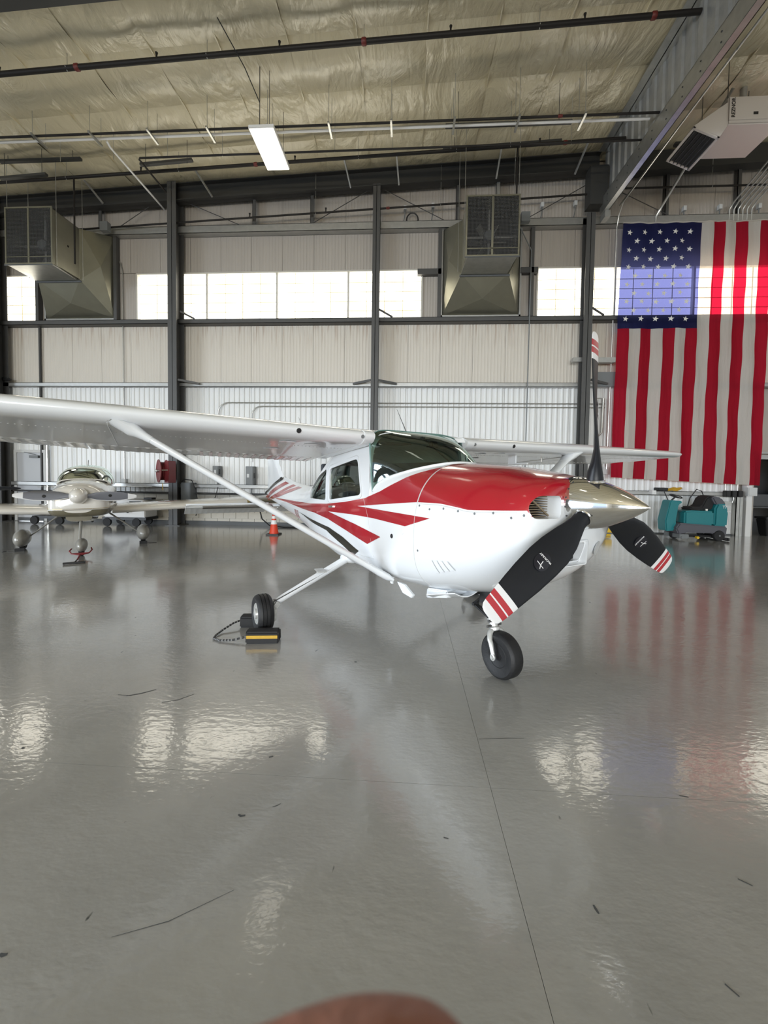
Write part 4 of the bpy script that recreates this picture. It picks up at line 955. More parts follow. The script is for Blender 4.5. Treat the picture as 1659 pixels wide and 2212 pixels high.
# windshield
def base_curve(v):       # v in -1..1 across the cabin
    y = .556 * v; x = -2.15 + .64 * (1 - abs(v) ** 2.6)
    zb, zm, zt, w_, nt_, nb_ = itp(SEC, x); z = zm + (zt - zm) * max(0, 1 - (abs(y) / w_) ** nt_) ** (1 / nt_)
    return Vector((x, y, z))
def top_curve(v): return Vector((-2.19 - .12 * (1 - v ** 4), .575 * v, 1.915 + .105 * (1 - v ** 6)))
m = M(); rg = []
vv = [sin(pi / 2 * q) for q in lin(-1, 1, 40)]
for u in lin(0, 1, 14):
    row = []
    for v in vv:
        p = base_curve(v).lerp(top_curve(v), u); bl_ = sin(pi * u) * .075
        p += Vector((bl_ * (1 - .6 * abs(v)), bl_ * .25 * v, bl_ * .6 * (1 - abs(v) ** 3)))
        row.append(p)
    rg.append(row)
m.loft(rg, False, False); ws = O('windshield', m, GLASS, P, smooth=True, fix=False)
m = M(); m.tube([base_curve(v) + Vector((.006, 0, .004)) for v in vv], .010, 6); O('windshield_retainer', m, WHITE, ws, smooth=True)
m = M()
for s in (-1, 1): m.tube([rg[i][0 if s < 0 else -1] for i in range(15)], .009, 6)
m.tube(rg[-1], .008, 6); O('windshield_edge', m, EDGE, ws, smooth=True)
# glare shield, panel, seats
m = M(); rr1 = []
for x in lin(-1.56, -2.2, 10):
    vmax = (1 - min(1, (x + 2.15) / .64)) ** (1 / 2.6) if x > -2.15 else 1
    vmax = max(.02, vmax * .97); rr1.append([skin_pt(SEC, x, math.acos(max(-1, min(1, (1 if q > 0 else -1) * (abs(q) * vmax * .556 / itp(SEC, x)[3]) ** (itp(SEC, x)[4] / 2)))), .006) for q in lin(1, -1, 24)])
m.loft(rr1, False, False); O('glare_shield', m, RUBBER2, P, smooth=True, fix=False)
O('instrument_panel', M().box(-2.26, -2.20, -.5, .5, 1.2, 1.66), BLACKP, P, bevel=.01)
for s in (-1, 1):
    O('control_yoke', M().tube([(-2.26, s * .25, 1.35), (-2.38, s * .25, 1.37)], .015, 8).tube([(-2.38, s * .25 + .12 * cos(a), 1.38 + .09 * sin(a)) for a in [2 * pi * q / 16 for q in range(17)]], .013, 6), BLACKP, P, smooth=True)
for s in (-1, 1):
    for x, nm in ((-2.95, 'front_seat'), (-3.75, 'rear_seat')):
        o = O(nm, M().box(x - .02, x + .45, s * .27 - .21, s * .27 + .21, .9, 1.02).prism([(x - .05, .98), (x + .08, .98), (x - .03, 1.52), (x - .13, 1.52)], lambda p, q: (p[0], s * .27 - .2 + .4 * q, p[1])), SEATM, P, bevel=.03, smooth=50)
        O('headrest', M().box(x - .14, x - .04, s * .27 - .13, s * .27 + .13, 1.56, 1.72).box(x - .1, x - .08, s * .27 - .03, s * .27 + .03, 1.5, 1.58), SEATM, o, bevel=.035, smooth=50)
O('cabin_liner', M().box(-3.6, -2.25, -.34, .34, .66, .70), SEATM, P)
O('compass', M().box(-2.0, -1.93, -.03, .03, 1.84, 1.90), BLACKP, P, bevel=.008)
for s in (-1, 1): O('sun_visor', M().box(-2.28, -2.12, s * .3 - .15, s * .3 + .15, 1.87, 1.885), SEATM, P)
O('windshield_brace', M().tube([(-2.12, -.02, 1.95), (-1.66, -.02, 1.68)], .006, 6), STEEL, P)

# paint: stripes laid on both sides
UPR = [(-6.95, 1.115), (-6.77, 1.12), (-5.085, 1.153), (-4.052, 1.189), (-3.278, 1.232), (-2.731, 1.285), (-2.27, 1.348), (-2.016, 1.423), (-1.805, 1.515), (-1.732, 1.552), (-1.63, 1.592), (-1.53, 1.622), (-1.462, 1.638)]
LOW = [(-1.462, 1.354), (-1.705, 1.332), (-2.433, 1.261), (-1.262, 1.244), (-1.577, 1.151), (-2.102, 1.168), (-2.557, 1.167), (-3.211, 1.147), (-2.501, 1.078), (-1.97, 1.011), (-2.224, .91), (-2.701, .988), (-3.209, 1.058), (-3.757, 1.088), (-4.71, 1.075), (-5.871, 1.09), (-6.95, 1.10)]
BLK = [(-4.883, 1.0), (-3.774, .985), (-3.179, .963), (-2.781, .903), (-2.432, .808), (-2.587, .733), (-2.814, .807), (-3.282, .918)]
def fulltab(x): return None
def split_draw(name, poly, mt, off):
    for s in (-1, 1):
        O(name, conform(poly, s, off), mt, P, smooth=60)
split_draw('red_stripe', UPR + LOW, RED, .0022)
split_draw('black_stripe', BLK, STRIPE_BLACK, .0022)
# panel lines, louvres, fasteners
def skinline(pts, s, r=.0022, off=.001):
    return [(x, s * (sideY(x, z) + off), z) for x, z in pts]
for s in (-1, 1):
    m = M(); m.tube(skinline([(-1.452, z) for z in lin(.64, 1.62, 30)], s), .0025, 5)
    m.tube(skinline([(x, line_z(x) - .012) for x in lin(-.52, -1.45, 30)], s), .0022, 5)
    O('cowl_seam', m, GREYL, P)
    dl = roundpoly([(-2.32, 1.31), (-2.13, 1.0), (-2.14, .80), (-3.24, .84), (-3.25, 1.25)], .08)
    m = M(); m.tube(skinline([(-2.30, 1.34), (-2.20, 1.15), (-2.15, .95), (-2.14, .80)], s), .0022, 5).tube(skinline([(-3.27, 1.24), (-3.28, .85), (-3.22, .78), (-2.6, .76), (-2.14, .78)], s), .0022, 5)
    O('door_seam', m, GREYL, P)
    O('door_handle', M().bar((-3.17, s * .577, 1.205), (-3.03, s * .58, 1.215), .015, .022), ALU, P, bevel=.004)
    A0, A1, B0, B1 = (-1.281, .928), (-1.063, .956), (-1.244, .829), (-1.012, .90)
    for k in range(4):
        ta, tb_ = k / 4 + .015, (k + 1) / 4 - .03
        mixp = lambda p, q_, t: (p[0] + (q_[0] - p[0]) * t, p[1] + (q_[1] - p[1]) * t)
        O('louver', conform([mixp(A0, A1, ta), mixp(A0, A1, tb_), mixp(B0, B1, tb_), mixp(B0, B1, ta)], s, .006, .03), WHITE, P, smooth=50)
        O('louver_slot', conform([mixp(A0, A1, tb_), mixp(A0, A1, tb_ + .03), mixp(B0, B1, tb_ + .03), mixp(B0, B1, tb_)], s, .0015, .03), GREYL, P)
    for x, z in ((-1.287, 1.311), (-1.132, 1.326), (-.978, 1.32), (-.825, 1.315), (-.68, 1.33), (-1.42, 1.33), (-1.40, .98), (-.55, 1.31), (-.48, 1.33)):
        y = sideY(x, z); O('fastener', M().lathe([(.009, 0), (.008, .003)], (x, s * y, z), (0, s, 0), 10), GREYP, P)
    O('static_port', M().lathe([(.028, 0), (.026, .003)], (-1.615, s * (sideY(-1.615, 1.108)), 1.108), (0, s, 0), 20), WHITE, P)
    O('vent_hole', M().lathe([(.02, 0), (.018, .004)], (-1.78, s * (sideY(-1.78, 1.044)), 1.044), (0, s, 0), 14), BLACKP, P)

# ---- spinner and propeller
HZ = 1.399
m = M(); m.lathe([(.168 * (1 - t ** 1.75) ** .92, .435 * t) for t in lin(0, 1, 24)], (-.425, 0, HZ), (1, 0, 0), 48)
m.lathe([(.15, -.01), (.171, -.008), (.171, .012), (.168, .014)], (-.425, 0, HZ), (1, 0, 0), 48)
sp = O('spinner', m, CHROME, P, smooth=30)
O('spinner_backplate', M().lathe([(.16, -.03), (.172, -.03), (.174, -.012), (.16, -.01)], (-.42, 0, HZ), (1, 0, 0), 48), RUBBER2, sp, smooth=True)
sc_ = mesh('screw', M().lathe([(.006, 0), (.005, .003)], n=8), STEELD)
for k in range(18):
    a = 2 * pi * k / 18 + .1; o = link('screw', sc_, sp, (-.395, .1665 * cos(a), HZ + .1665 * sin(a))); o.rotation_euler = Vector((0.15, cos(a), sin(a))).to_track_quat('Z', 'Y').to_euler()
BL = [(.10, .095, .095, 40, 0), (.16, .098, .096, 40, 0), (.20, .10, .085, 40, 0), (.26, .125, .065, 40, .005), (.34, .165, .045, 37, .01), (.45, .20, .032, 34, .01), (.56, .208, .026, 30, .005), (.70, .198, .02, 26, 0), (.80, .182, .016, 23, -.004),
      (.868, .170, .014, 21, -.006), (.8681, .170, .014, 21, -.006), (.905, .164, .012, 20, -.007), (.9051, .164, .012, 20, -.007), (.94, .157, .011, 19.5, -.008), (.9401, .157, .011, 19.5, -.008), (.949, .156, .011, 19, -.008), (.9491, .156, .011, 19, -.008), (.985, .146, .010, 19, -.010), (.9851, .146, .01, 19, -.01), (1.01, .134, .009, 18, -.011), (1.028, .105, .008, 18, -.012), (1.035, .06, .006, 18, -.012)]
MI = [0] * 9 + [1] + [1] + [2] + [2] + [2] + [1] + [1] + [2] + [2] + [1] + [1] + [1]
MI = [0, 0, 0, 0, 0, 0, 0, 0, 0, 1, 1, 2, 2, 1, 1, 2, 2, 1, 1, 1, 1]
def blade(phi):
    q = M(); n = 28; rg = []
    e_r = Vector((0, sin(phi), cos(phi))); e_t = Vector((0, cos(phi), -sin(phi)))   # radial, and tangential
    rot = 1  # top blade moves towards -y
    for r_, c_, th, be, of in BL:
        be = radians(be); ch_ = e_t * (-cos(be)) * rot + Vector((1, 0, 0)) * sin(be); no = Vector((1, 0, 0)) * cos(be) + e_t * sin(be) * rot
        roundness = max(0, min(1, (.34 - r_) / .14)); row = []
        for k in range(n):
            a = 2 * pi * k / n; ex = cos(a); ey = sin(a)
            # airfoil: thicker towards the leading edge (ex = +1), flatter face behind
            yy = ey * (1 if roundness > .99 else (roundness + (1 - roundness) * (.75 + .25 * ex) * (1.25 if ey > 0 else .45)))
            row.append(e_r * r_ + ch_ * (ex * c_ / 2 + of) + no * (yy * th / 2) + Vector((-.31, 0, HZ)))
        rg.append(row)
    q.loft(rg, True, True, MI)
    o = O('propeller_blade', q, [BLADE, TIPW, TIPR], P, smooth=35)
    # round maker's badge on the front face
    be = radians(29); ch_ = e_t * (-cos(be)) + Vector((1, 0, 0)) * sin(be); no = Vector((1, 0, 0)) * cos(be) + e_t * sin(be)
    c0 = Vector((-.31, 0, HZ)) + e_r * .575 + ch_ * .0 + no * .0182
    d = M(); d.v = [tuple(c0 + e_r * .062 * cos(a) + ch_ * .045 * sin(a) + no * (-.0055 * sin(a) ** 2)) for a in [2 * pi * k / 32 for k in range(32)]] + [tuple(c0)]
    d.f = [(k, (k + 1) % 32, 32) for k in range(32)]; d.m = [0] * 32
    O('maker_badge', d, BLUEBLK, o, smooth=False)
    t_ = text('badge_lettering', 'McCAULEY', .017, (0, 0, 0), (0, 0, 0), TIPW, o, .0002, 1.0)
    # reading direction along the chord
    t_.matrix_local = Matrix.Translation(c0 + e_r * -.028 + no * .0008) @ Matrix((tuple(-ch_), tuple(no.cross(-ch_)), tuple(no))).transposed().to_4x4()
    b_ = M(); c1_ = c0 + e_r * .018 + no * .0012
    for s, e in (((-.024, .004), (.026, .010)), ((.0, -.022), (.004, .008)), ((.004, .008), (.014, .028))):
        b_.bar(c1_ + ch_ * s[0] + e_r * s[1], c1_ + ch_ * e[0] + e_r * e[1], .004, .0006, up=no)
    O('badge_emblem', b_, TIPW, o)
    return o
PH = -.055
for k in range(3): blade(PH - k * 2 * pi / 3)
m = M()
for k in range(3):
    ph = PH - k * 2 * pi / 3; e_r = Vector((0, sin(ph), cos(ph)))
    m.lathe([(.056, 0), (.058, .012), (.052, .014)], Vector((-.31, 0, HZ)) + e_r * .135, e_r, 24, caps=False)
O('blade_collar', m, CHROME, sp, smooth=True)

# ---- wings
def foil(c_, th=.12, n=14):
    up = []; lo = []
    for k in range(n + 1):
        s = ((1 - cos(pi * k / n)) / 2) ** 1.35 if k < n else 1.0
        yt = 5 * th * (.2969 * sqrt(s) - .126 * s - .3516 * s * s + .2843 * s ** 3 - .1036 * s ** 4)
        yc = .02 * (2 * .4 * s - s * s) / .16 if s < .4 else .02 * (.2 + .8 * s - s * s) / .36
        kk = th / .12; fl = -.040 * kk * (1 - (1 - s / .07) ** 2.2) ** .5 if s < .07 else -.040 * kk + .037 * kk * (s - .07) / .93
        up.append((s, yc + yt)); lo.append((s, min(fl, 0) if s < 1 else yc - yt))
    return up, lo
def wing_sec(y, side, xle, zle, c_, inc, s0=0, s1=1, th=.12):
    up, lo = foil(c_, th); pts = [p for p in up if s0 <= p[0] <= s1]; pl = [p for p in lo if s0 <= p[0] <= s1]
    def cutat(L_, s):
        for a, b in zip(L_, L_[1:]):
            if a[0] <= s <= b[0]: t = (s - a[0]) / max(1e-9, b[0] - a[0]); return (s, a[1] + (b[1] - a[1]) * t)
        return L_[-1]
    if s1 < 1: pts = pts + [cutat(up, s1)]; pl = pl + [cutat(lo, s1)]
    if s0 > 0: pts = [cutat(up, s0)] + pts; pl = [cutat(lo, s0)] + pl
    poly = list(reversed(pts)) + (pl[1:] if s0 == 0 else pl)
    return [(xle - s * c_ * cos(inc) , side * y, zle + z * c_ - s * c_ * sin(inc)) for s, z in poly]
def wpar(y):
    if y <= 2.54: xle, c_ = -2.12, 1.63
    else: t = (y - 2.54) / 2.9; xle, c_ = -2.12 - .12 * t, 1.63 - .50 * t
    z = 1.932 + .0185 * max(0, y - .56); return xle, z, c_, radians(6.6)
for side in (-1, 1):
    m = M(); ys_ = [.57, 1.2, 1.9, 2.54, 3.3, 4.1, 4.9, 5.2]
    tips = [(5.38, .98, 1.0), (5.47, .94, .92), (5.525, .88, .7), (5.545, .80, .35)]
    rg = []
    for y in ys_: a = wpar(y); rg.append(wing_sec(y, side, *a, 0, .76))
    # outer closing section
    for y, k, tk in [(5.28, .99, 1)] + tips:
        xle, z, c_, inc = wpar(5.3); rg.append([(xle - (xle - p[0]) * k - (1 - k) * .35, side * y, z + (p[2] - z) * tk) for p in wing_sec(y, side, xle, z, c_, inc, 0, .76)])
    m.loft(rg, True, True)
    wg = O('wing', m, WHITE, P, smooth=40)
    # flap and aileron with corrugated skins
    for nm, ya, yb in (('flap', .66, 2.86), ('aileron', 2.88, 5.2)):
        f_ = M(); nn_ = int((yb - ya) / .018); rg = []
        for k in range(nn_ + 1):
            y = ya + (yb - ya) * k / nn_; a = wpar(y); se = wing_sec(y, side, *a, .765, 1)
            rib = .0035 * (1 if (k % 5) < 2 else 0)
            rg.append([(p[0], p[1], p[2] + (rib if i < len(se) // 2 else -rib) * (0 if i in (0, len(se) - 1) else 1)) for i, p in enumerate(se)])
        f_.loft(rg, True, True); O(nm, f_, WHITE, wg, smooth=25)
        if nm == 'flap':
            for k in range(int((yb - .05 - ya) / .09)):
                y = ya + .06 + .09 * k; a = wpar(y); se = wing_sec(y, side, *a, .765, 1); pz = se[-3]
                if y < 1.9:
                    q_ = M(); L2 = []; R2_ = []; h0 = len(se) // 2
                    for z_ in range(h0, len(se)):
                        f0 = (z_ - h0) / (len(se) - 1 - h0)
                        for lst, yo in ((L2, 0), (R2_, .035)):
                            yy_ = y + yo - .06 * f0; sp_ = wing_sec(yy_, side, *wpar(yy_), .765, 1)[z_]; lst.append((sp_[0], sp_[1], sp_[2] - .0045))
                    q_.loft([L2, R2_], False, False); O('flap_paint_stripe', q_, RED, wg, fix=False)
    # rivet rows under the wing, access panels, lights
    def under(y, s): a = wpar(y); se = wing_sec(y, side, *a, 0, .76); xx = a[0] - s * a[2]; L_ = se[len(se) // 2:]; L2 = sorted(L_, key=lambda p: abs(p[0] - xx))[:2]; p, q_ = L2; t = 0 if p[0] == q_[0] else (xx - p[0]) / (q_[0] - p[0]); return Vector((xx, side * y, p[2] + (q_[2] - p[2]) * t - .001))
    rv = mesh('rivet', M().box(-.004, .004, -.004, .004, -.0015, .001), GREYL) if side < 0 else rv
    r_ = M()
    for k in range(120):
        y = .7 + 4.4 * k / 119; p = under(y, .27); r_.box(p.x - .004, p.x + .004, p.y - .004, p.y + .004, p.z - .0015, p.z + .001)
    for yy in (2.62, 4.0):
        for k in range(28):
            p = under(yy, .05 + .7 * k / 28); r_.box(p.x - .004, p.x + .004, p.y - .004, p.y + .004, p.z - .0015, p.z + .001)
    ro = O('rivet_row', r_, GREYL, wg, fix=False); ro['kind'] = 'stuff'
    m = M(); pts = [under(2.62, s) for s in lin(.03, .74, 12)]; m.tube(pts, .003, 4); O('skin_seam', m, GREYL, wg)
    for y, s in ((1.3, .16), (1.05, .2), (1.32, .45)):
        p = under(y, s); O('access_panel', M().lathe([(.075, 0), (.078, -.003), (.07, -.004)], (p.x, p.y, p.z + .002), (0, 0, 1), 24), WHITE, wg, smooth=True)
    le = lambda y, dz: (wpar(y)[0] - .006, side * y, wpar(y)[1] + dz)
    O('vent_hole', M().lathe([(.022, 0), (.018, .006)], (wpar(1.28)[0] - .004, side * 1.28, wpar(1.28)[1] - .015), (1, 0, -.3), 16), BLACKP, wg)
    O('air_scoop', M().lathe([(.018, 0), (.015, .006)], (wpar(.68)[0] - .002, side * .68, wpar(.68)[1] - .015), (1, 0, -.2), 16), GREYP, wg)
    # root fairing
    m = M(); rg = []
    for y, gr in ((.56, 1.03), (.64, 1.03), (.66, 1.008)):
        a = wpar(.57); rg.append([(a[0] + .015 + (p[0] - a[0]) * (1.0), side * y, a[1] + (p[2] - a[1]) * gr) for p in wing_sec(y, side, *a, 0, .76)])
    m.loft(rg, True, True); O('root_fairing', m, WHITE, wg, smooth=40)
    # strut with flared cuff
    lo_ = Vector((-2.02, side * .53, .665)); hi = Vector((-2.27, side * 2.50, 1.885)); st = M(); rg = []; dd = (hi - lo_).normalized(); cx_ = Vector((1, 0, 0)) - dd * dd.x; cx_.normalize(); cn = dd.cross(cx_)
    def srow(p, ch_, th):
        return [p + cx_ * (ch_ * (.5 * cos(a) )) + cn * (th * .5 * sin(a) * (.72 + .28 * cos(a))) for a in [2 * pi * k / 20 for k in range(20)]]
    L3 = (hi - lo_).length
    for t, ch_, th in ((-.02, .19, .085), (.03, .178, .080), (.07, .168, .074), (.10, .165, .072), (.945, .155, .066)):
        rg.append(srow(lo_ + dd * L3 * t, ch_, th))
    st.loft(rg, True, True); so = O('wing_strut', st, WHITE, P, smooth=50)
    rg = [srow(lo_ + dd * L3 * t, ch_, th) for t, ch_, th in ((.925, .160, .071), (.945, .168, .080), (.965, .185, .10), (.985, .21, .14))]
    top_ = [Vector((p.x, p.y + side * .05, under(min(5, abs(p.y) + .05), max(.02, min(.7, (wpar(2.5)[0] - p.x) / 1.63))).z)) for p in srow(hi, .30, .26)]
    O('strut_cuff', M().loft(rg + [top_], True, True), WHITE, so, smooth=60)
    O('strut_foot_fairing', M().loft([srow(lo_ + dd * L3 * t, ch_, th) for t, ch_, th in ((-.045, .19, .05), (-.02, .21, .09), (.02, .18, .085), (.06, .15, .068))], True, True), WHITE, so, smooth=60)
# cabin roof between the wings
m = M(); rg = []
for y in lin(-.58, .58, 12):
    a = wpar(.56); se = wing_sec(abs(y), 1, *a, 0, .76); b = .02 * (1 - (y / .58) ** 2)
    rg.append([(min(p[0], -2.12 - .19 * (1 - (y / .58) ** 6)), y, p[2] + b * .3 if p[2] > a[1] else max(p[2], a[1] + b)) for p in se])
m.loft(rg, True, True); O('roof_skin', m, WHITE, P, smooth=40)
O('roof_antenna', M().tube([(-2.5, .05, 2.02), (-2.72, .05, 2.32)], [.006, .002], 6), STEEL, P)
O('roof_antenna', M().tube([(-3.1, -.9, 2.02), (-3.3, -.9, 2.22)], [.004, .002], 6), ALU, P)
# pitot mast on the far wing
O('pitot_mast', M().box(-2.55, -2.42, 1.64, 1.66, 1.74, 1.90).tube([(-2.50, 1.65, 1.75), (-2.24, 1.65, 1.745)], .012, 8), WHITE, P, bevel=.004)
O('tie_down', M().tube([(-2.6, 2.35, 1.9), (-2.6, 2.35, 1.80)], .008, 6), ALU, P)

# ---- tail
FINT = [(1.15, -6.85, -8.26), (1.5, -6.95, -8.28), (1.8, -7.30, -8.31), (2.2, -7.60, -8.36), (2.6, -7.88, -8.40), (2.74, -8.02, -8.40), (2.78, -8.15, -8.36)]
def finY(x, z):
    z = max(1.15, min(2.77, z))
    for (za, xa, ta), (zb_, xb, tb_) in zip(FINT, FINT[1:]):
        if za <= z <= zb_: t = (z - za) / (zb_ - za); xl, xt = xa + (xb - xa) * t, ta + (tb_ - ta) * t; break
    q_ = max(0, min(1, (x - xl) / (xt - xl))); th = .05 * (1 - .4 * (z - 1.15) / 1.6); y = th * 1.9 * (sqrt(q_) * (1 - q_) ** .8 + .02)
    if x > -7.1: y = max(y, .046 - .043 * max(0, min(1, (x + 7.1) / 1.6)) ** .7)
    return y
m = M(); rg = []
for z, xl, xt in ((1.15, -6.85, -8.26), (1.5, -6.95, -8.28), (1.8, -7.30, -8.31), (2.2, -7.60, -8.36), (2.6, -7.88, -8.40), (2.74, -8.02, -8.40), (2.78, -8.15, -8.36)):
    row = []; n = 12; th = .05 * (1 - .4 * (z - 1.15) / 1.6) * (.3 if z > 2.76 else 1)
    for k in range(2 * n):
        s = abs(1 - k / n); s = 1 - s if False else s
        q_ = k / n if k <= n else 2 - k / n; yt = th * 1.9 * (sqrt(q_) * (1 - q_) ** .8 + .02)
        row.append((xl + (xt - xl) * q_, yt if k <= n else -yt, z))
    rg.append(row)
m.loft(rg, True, True); fin = O('vertical_fin', m, WHITE, P, smooth=50)
FB = [(-8.27, 1.19), (-7.9, 1.30), (-7.6, 1.40), (-6.99, 1.545), (-6.90, 1.50), (-7.45, 1.36), (-7.8, 1.26), (-8.27, 1.12)]
F1 = [(-8.27, 1.07), (-7.43, 1.30), (-6.70, 1.45), (-6.45, 1.42), (-7.25, 1.24), (-8.0, 1.045), (-8.27, 1.0)]
F2 = [(-8.27, .99), (-7.0, 1.21), (-6.17, 1.405), (-5.98, 1.385), (-6.69, 1.22), (-7.0, 1.165), (-5.80, 1.375), (-5.55, 1.36), (-5.9, 1.285), (-6.75, 1.14), (-7.4, 1.07)]
for nm, pl, mt in (('black_stripe', FB, STRIPE_BLACK), ('red_stripe', F1, RED), ('red_stripe', F2, RED)):
    for s in (-1, 1): O(nm, conform(pl, s, .006, .1, fin=lambda x, z: max(finY(x, z), sideY(x, z, TAIL))), mt, fin)
for s in (-1, 1):
    def hrow(y, xl, xt, th, z=.94):
        return [(xl + (xt - xl) * q_, s * y, z + sg * th * 1.9 * (sqrt(q_) * (1 - q_) ** .8 + .01)) for q_, sg in [(k / 10, 1) for k in range(11)] + [(2 - k / 10, -1) for k in range(11, 20)]]
    st = O('tailplane', M().loft([hrow(.05, -7.05, -7.75, .045), hrow(1.70, -7.15, -7.70, .032), hrow(1.78, -7.25, -7.68, .012)], True, True), WHITE, P, smooth=50)
    f_ = M(); rg = []
    for k in range(76):
        y = .12 + 1.63 * k / 75; rb = .003 if k % 5 < 2 else 0; th = .035
        rg.append([(-7.72, s * y, .94 + th), (-8.18, s * y, .74 + .004 + rb), (-8.18, s * y, .74 - .004 - rb), (-7.72, s * y, .94 - th - rb)])
    f_.loft(rg, True, True); O('elevator', f_, WHITE, st, smooth=20)
    O('stabiliser_boot', M().loft([[(p[0] + .004, p[1], .94 + (p[2] - .94) * 1.05) for p in (hrow(y, -7.05 - .04 * (y / 1.7), -7.75, .045 - .01 * y / 1.7)[0:3] + hrow(y, -7.05 - .04 * y / 1.7, -7.75, .045)[-2:])] for y in (.2, 1.5)], True, True), STRIPE_BLACK, st)
tb = TAIL
for s in (-1, 1):
    for k, x in enumerate((-5.25, -5.18, -5.08, -5.0)):
        O('registration_mark', conform([(x, 1.02), (x + .035, 1.02), (x + .035, .90), (x, .90)], s, .003, .1), RED, P)
O('tail_tiedown', M().tube([(-7.4, 0, .98), (-7.4, 0, .88)], .01, 6), ALU, P)

# ---- landing gear
def tyre(c, ax, R_, w_, grooves=(), par=P, nm='tyre'):
    h = w_ / 2; pr_ = [(R_ * .52, -h * .75), (R_ * .70, -h * .98), (R_ * .86, -h), (R_ * .95, -h * .80), (R_ * .985, -h * .58)]
    gs = sorted(grooves); cur = -h * .56
    for g_ in gs:
        pr_ += [(R_ * (1 - .015 * (g_ / h) ** 2), g_ - .004), (R_ - .007, g_ - .003), (R_ - .007, g_ + .003), (R_ * (1 - .015 * (g_ / h) ** 2), g_ + .004)]
    pr_ += [(R_ * .985, h * .58), (R_ * .95, h * .80), (R_ * .86, h), (R_ * .70, h * .98), (R_ * .52, h * .75)]
    return O(nm, M().lathe(pr_, c, ax, 40), RUBBER, par, smooth=30)
for s in (-1, 1):
    A = Vector((-2.86, s * 1.40, .185))
    ty = tyre(A, (0, 1, 0), .186, .15, (-.035, 0, .035))
    h_ = M(); h_.lathe([(.10, -.055), (.092, -.05), (.07, -.02), (.04, -.02), (.035, -.065), (.02, -.07)], A, (0, -s, 0), 24, caps=True)
    h_ = M(); h_.lathe([(.108, .058), (.100, .066), (.088, .064), (.082, .045), (.055, .045), (.048, .078), (.025, .084), (.005, .084)], A, (0, s, 0), 24)
    h_.lathe([(.102, .052), (.092, .056), (.085, .03), (.045, .03), (.040, .05), (.005, .05)], A, (0, -s, 0), 24)
    hub_ = O('wheel_hub', h_, WORN, ty, smooth=30)
    bo_ = M()
    for k in range(6):
        a = k * pi / 3; bo_.lathe([(.009, 0), (.009, .012)], A + Vector((.068 * cos(a), s * .044, .068 * sin(a))), (0, s, 0), 6)
    O('hub_bolt', bo_, STEEL, ty)
    O('brake_disc', M().lathe([(.085, .07), (.085, .078), (.02, .078)], A, (0, -s, 0), 24), ALU, ty, smooth=30)
    O('brake_caliper', M().box(A.x - .10, A.x + .05, *sorted((A.y - s * .065, A.y - s * .125)), A.z - .09, A.z - .02).box(A.x + .02, A.x + .09, *sorted((A.y - s * .07, A.y - s * .12)), A.z - .06, A.z + .05), WORN, ty, bevel=.008)
    top_ = Vector((-3.0, s * .40, .625)); bot = A + Vector((0, -s * .10, .075))
    lg = O('gear_leg', M().tube([top_, top_.lerp(bot, .08), top_.lerp(bot, .9), bot], [.046, .043, .036, .032], 16), WHITE, P, smooth=50)
    O('axle_block', M().bar(A + Vector((0, -s * .12, .10)), A + Vector((0, -s * .10, -.03)), .06, .05).tube([A + Vector((0, -s * .14, 0)), A], .022, 10).bar(bot + Vector((.02, -s * .05, .02)), bot + Vector((.02, 0, -.04)), .07, .05), WORN, lg, bevel=.006)
    bt = M()
    for k in range(4): bt.lathe([(.009, -.045), (.009, .045)], A + Vector((.0, -s * .12, .02 + .03 * k)), (1, 0, .2), 8)
    O('axle_bolt', bt, STEELD, lg)
    pm_ = top_.lerp(bot, .42); O('step', M().bar(pm_ + Vector((-.07, -s * .02, .06)), pm_ + Vector((.11, s * .0, .06)), .10, .012, up=(0, 0, 1)).bar(pm_ + Vector((0, 0, .02)), pm_ + Vector((0, 0, .06)), .05, .03), WORN, lg, bevel=.004)
    O('brake_line', M().tube([top_.lerp(bot, .1) + Vector((.036, 0, .01)), top_.lerp(bot, .5) + Vector((.033, 0, .012)), bot + Vector((.03, 0, .03)), A + Vector((.04, -s * .1, .03))], .005, 6), STEEL, lg)
    O('leg_fairing', M().loft([[top_ + Vector((r_ * cos(a) * 1.3, s * o_, r_ * sin(a) - .0)) for a in [2 * pi * k / 16 for k in range(16)]] for o_, r_ in ((-.05, .07), (.01, .062), (.05, .045), (.08, .038))], True, True), WHITE, lg, smooth=60)
# nose gear
NA = Vector((-1.032, 0, .178))
ty = tyre(NA, (0, 1, 0), .179, .125, ())
h_ = M()
for s in (-1, 1): h_.lathe([(.094, .044), (.086, .05), (.078, .02), (.035, .02), (.032, .05), (.005, .05)], NA, (0, s, 0), 24)
O('wheel_hub', h_, RUBBER2, ty, smooth=30)
top_ = Vector((-1.235, 0, .72)); crown = Vector((-1.135, 0, .425))
ng = O('nose_gear_leg', M().tube([top_, top_.lerp(crown, .45)], .042, 16).tube([top_.lerp(crown, .45), crown + Vector((.004, 0, .0))], .026, 16), BLACKP, P, smooth=50)
O('oleo_piston', M().tube([top_.lerp(crown, .50), crown], .024, 16), ALU, ng, smooth=True)
O('fork_crown', M().lathe([(.03, -.01), (.045, 0), (.045, .02), (.034, .03), (.034, .075), (.042, .08), (.042, .095), (.03, .10)], crown + Vector((.022, 0, -.075)), Vector((-.32, 0, 1)), 20), WORN, ng, smooth=40)
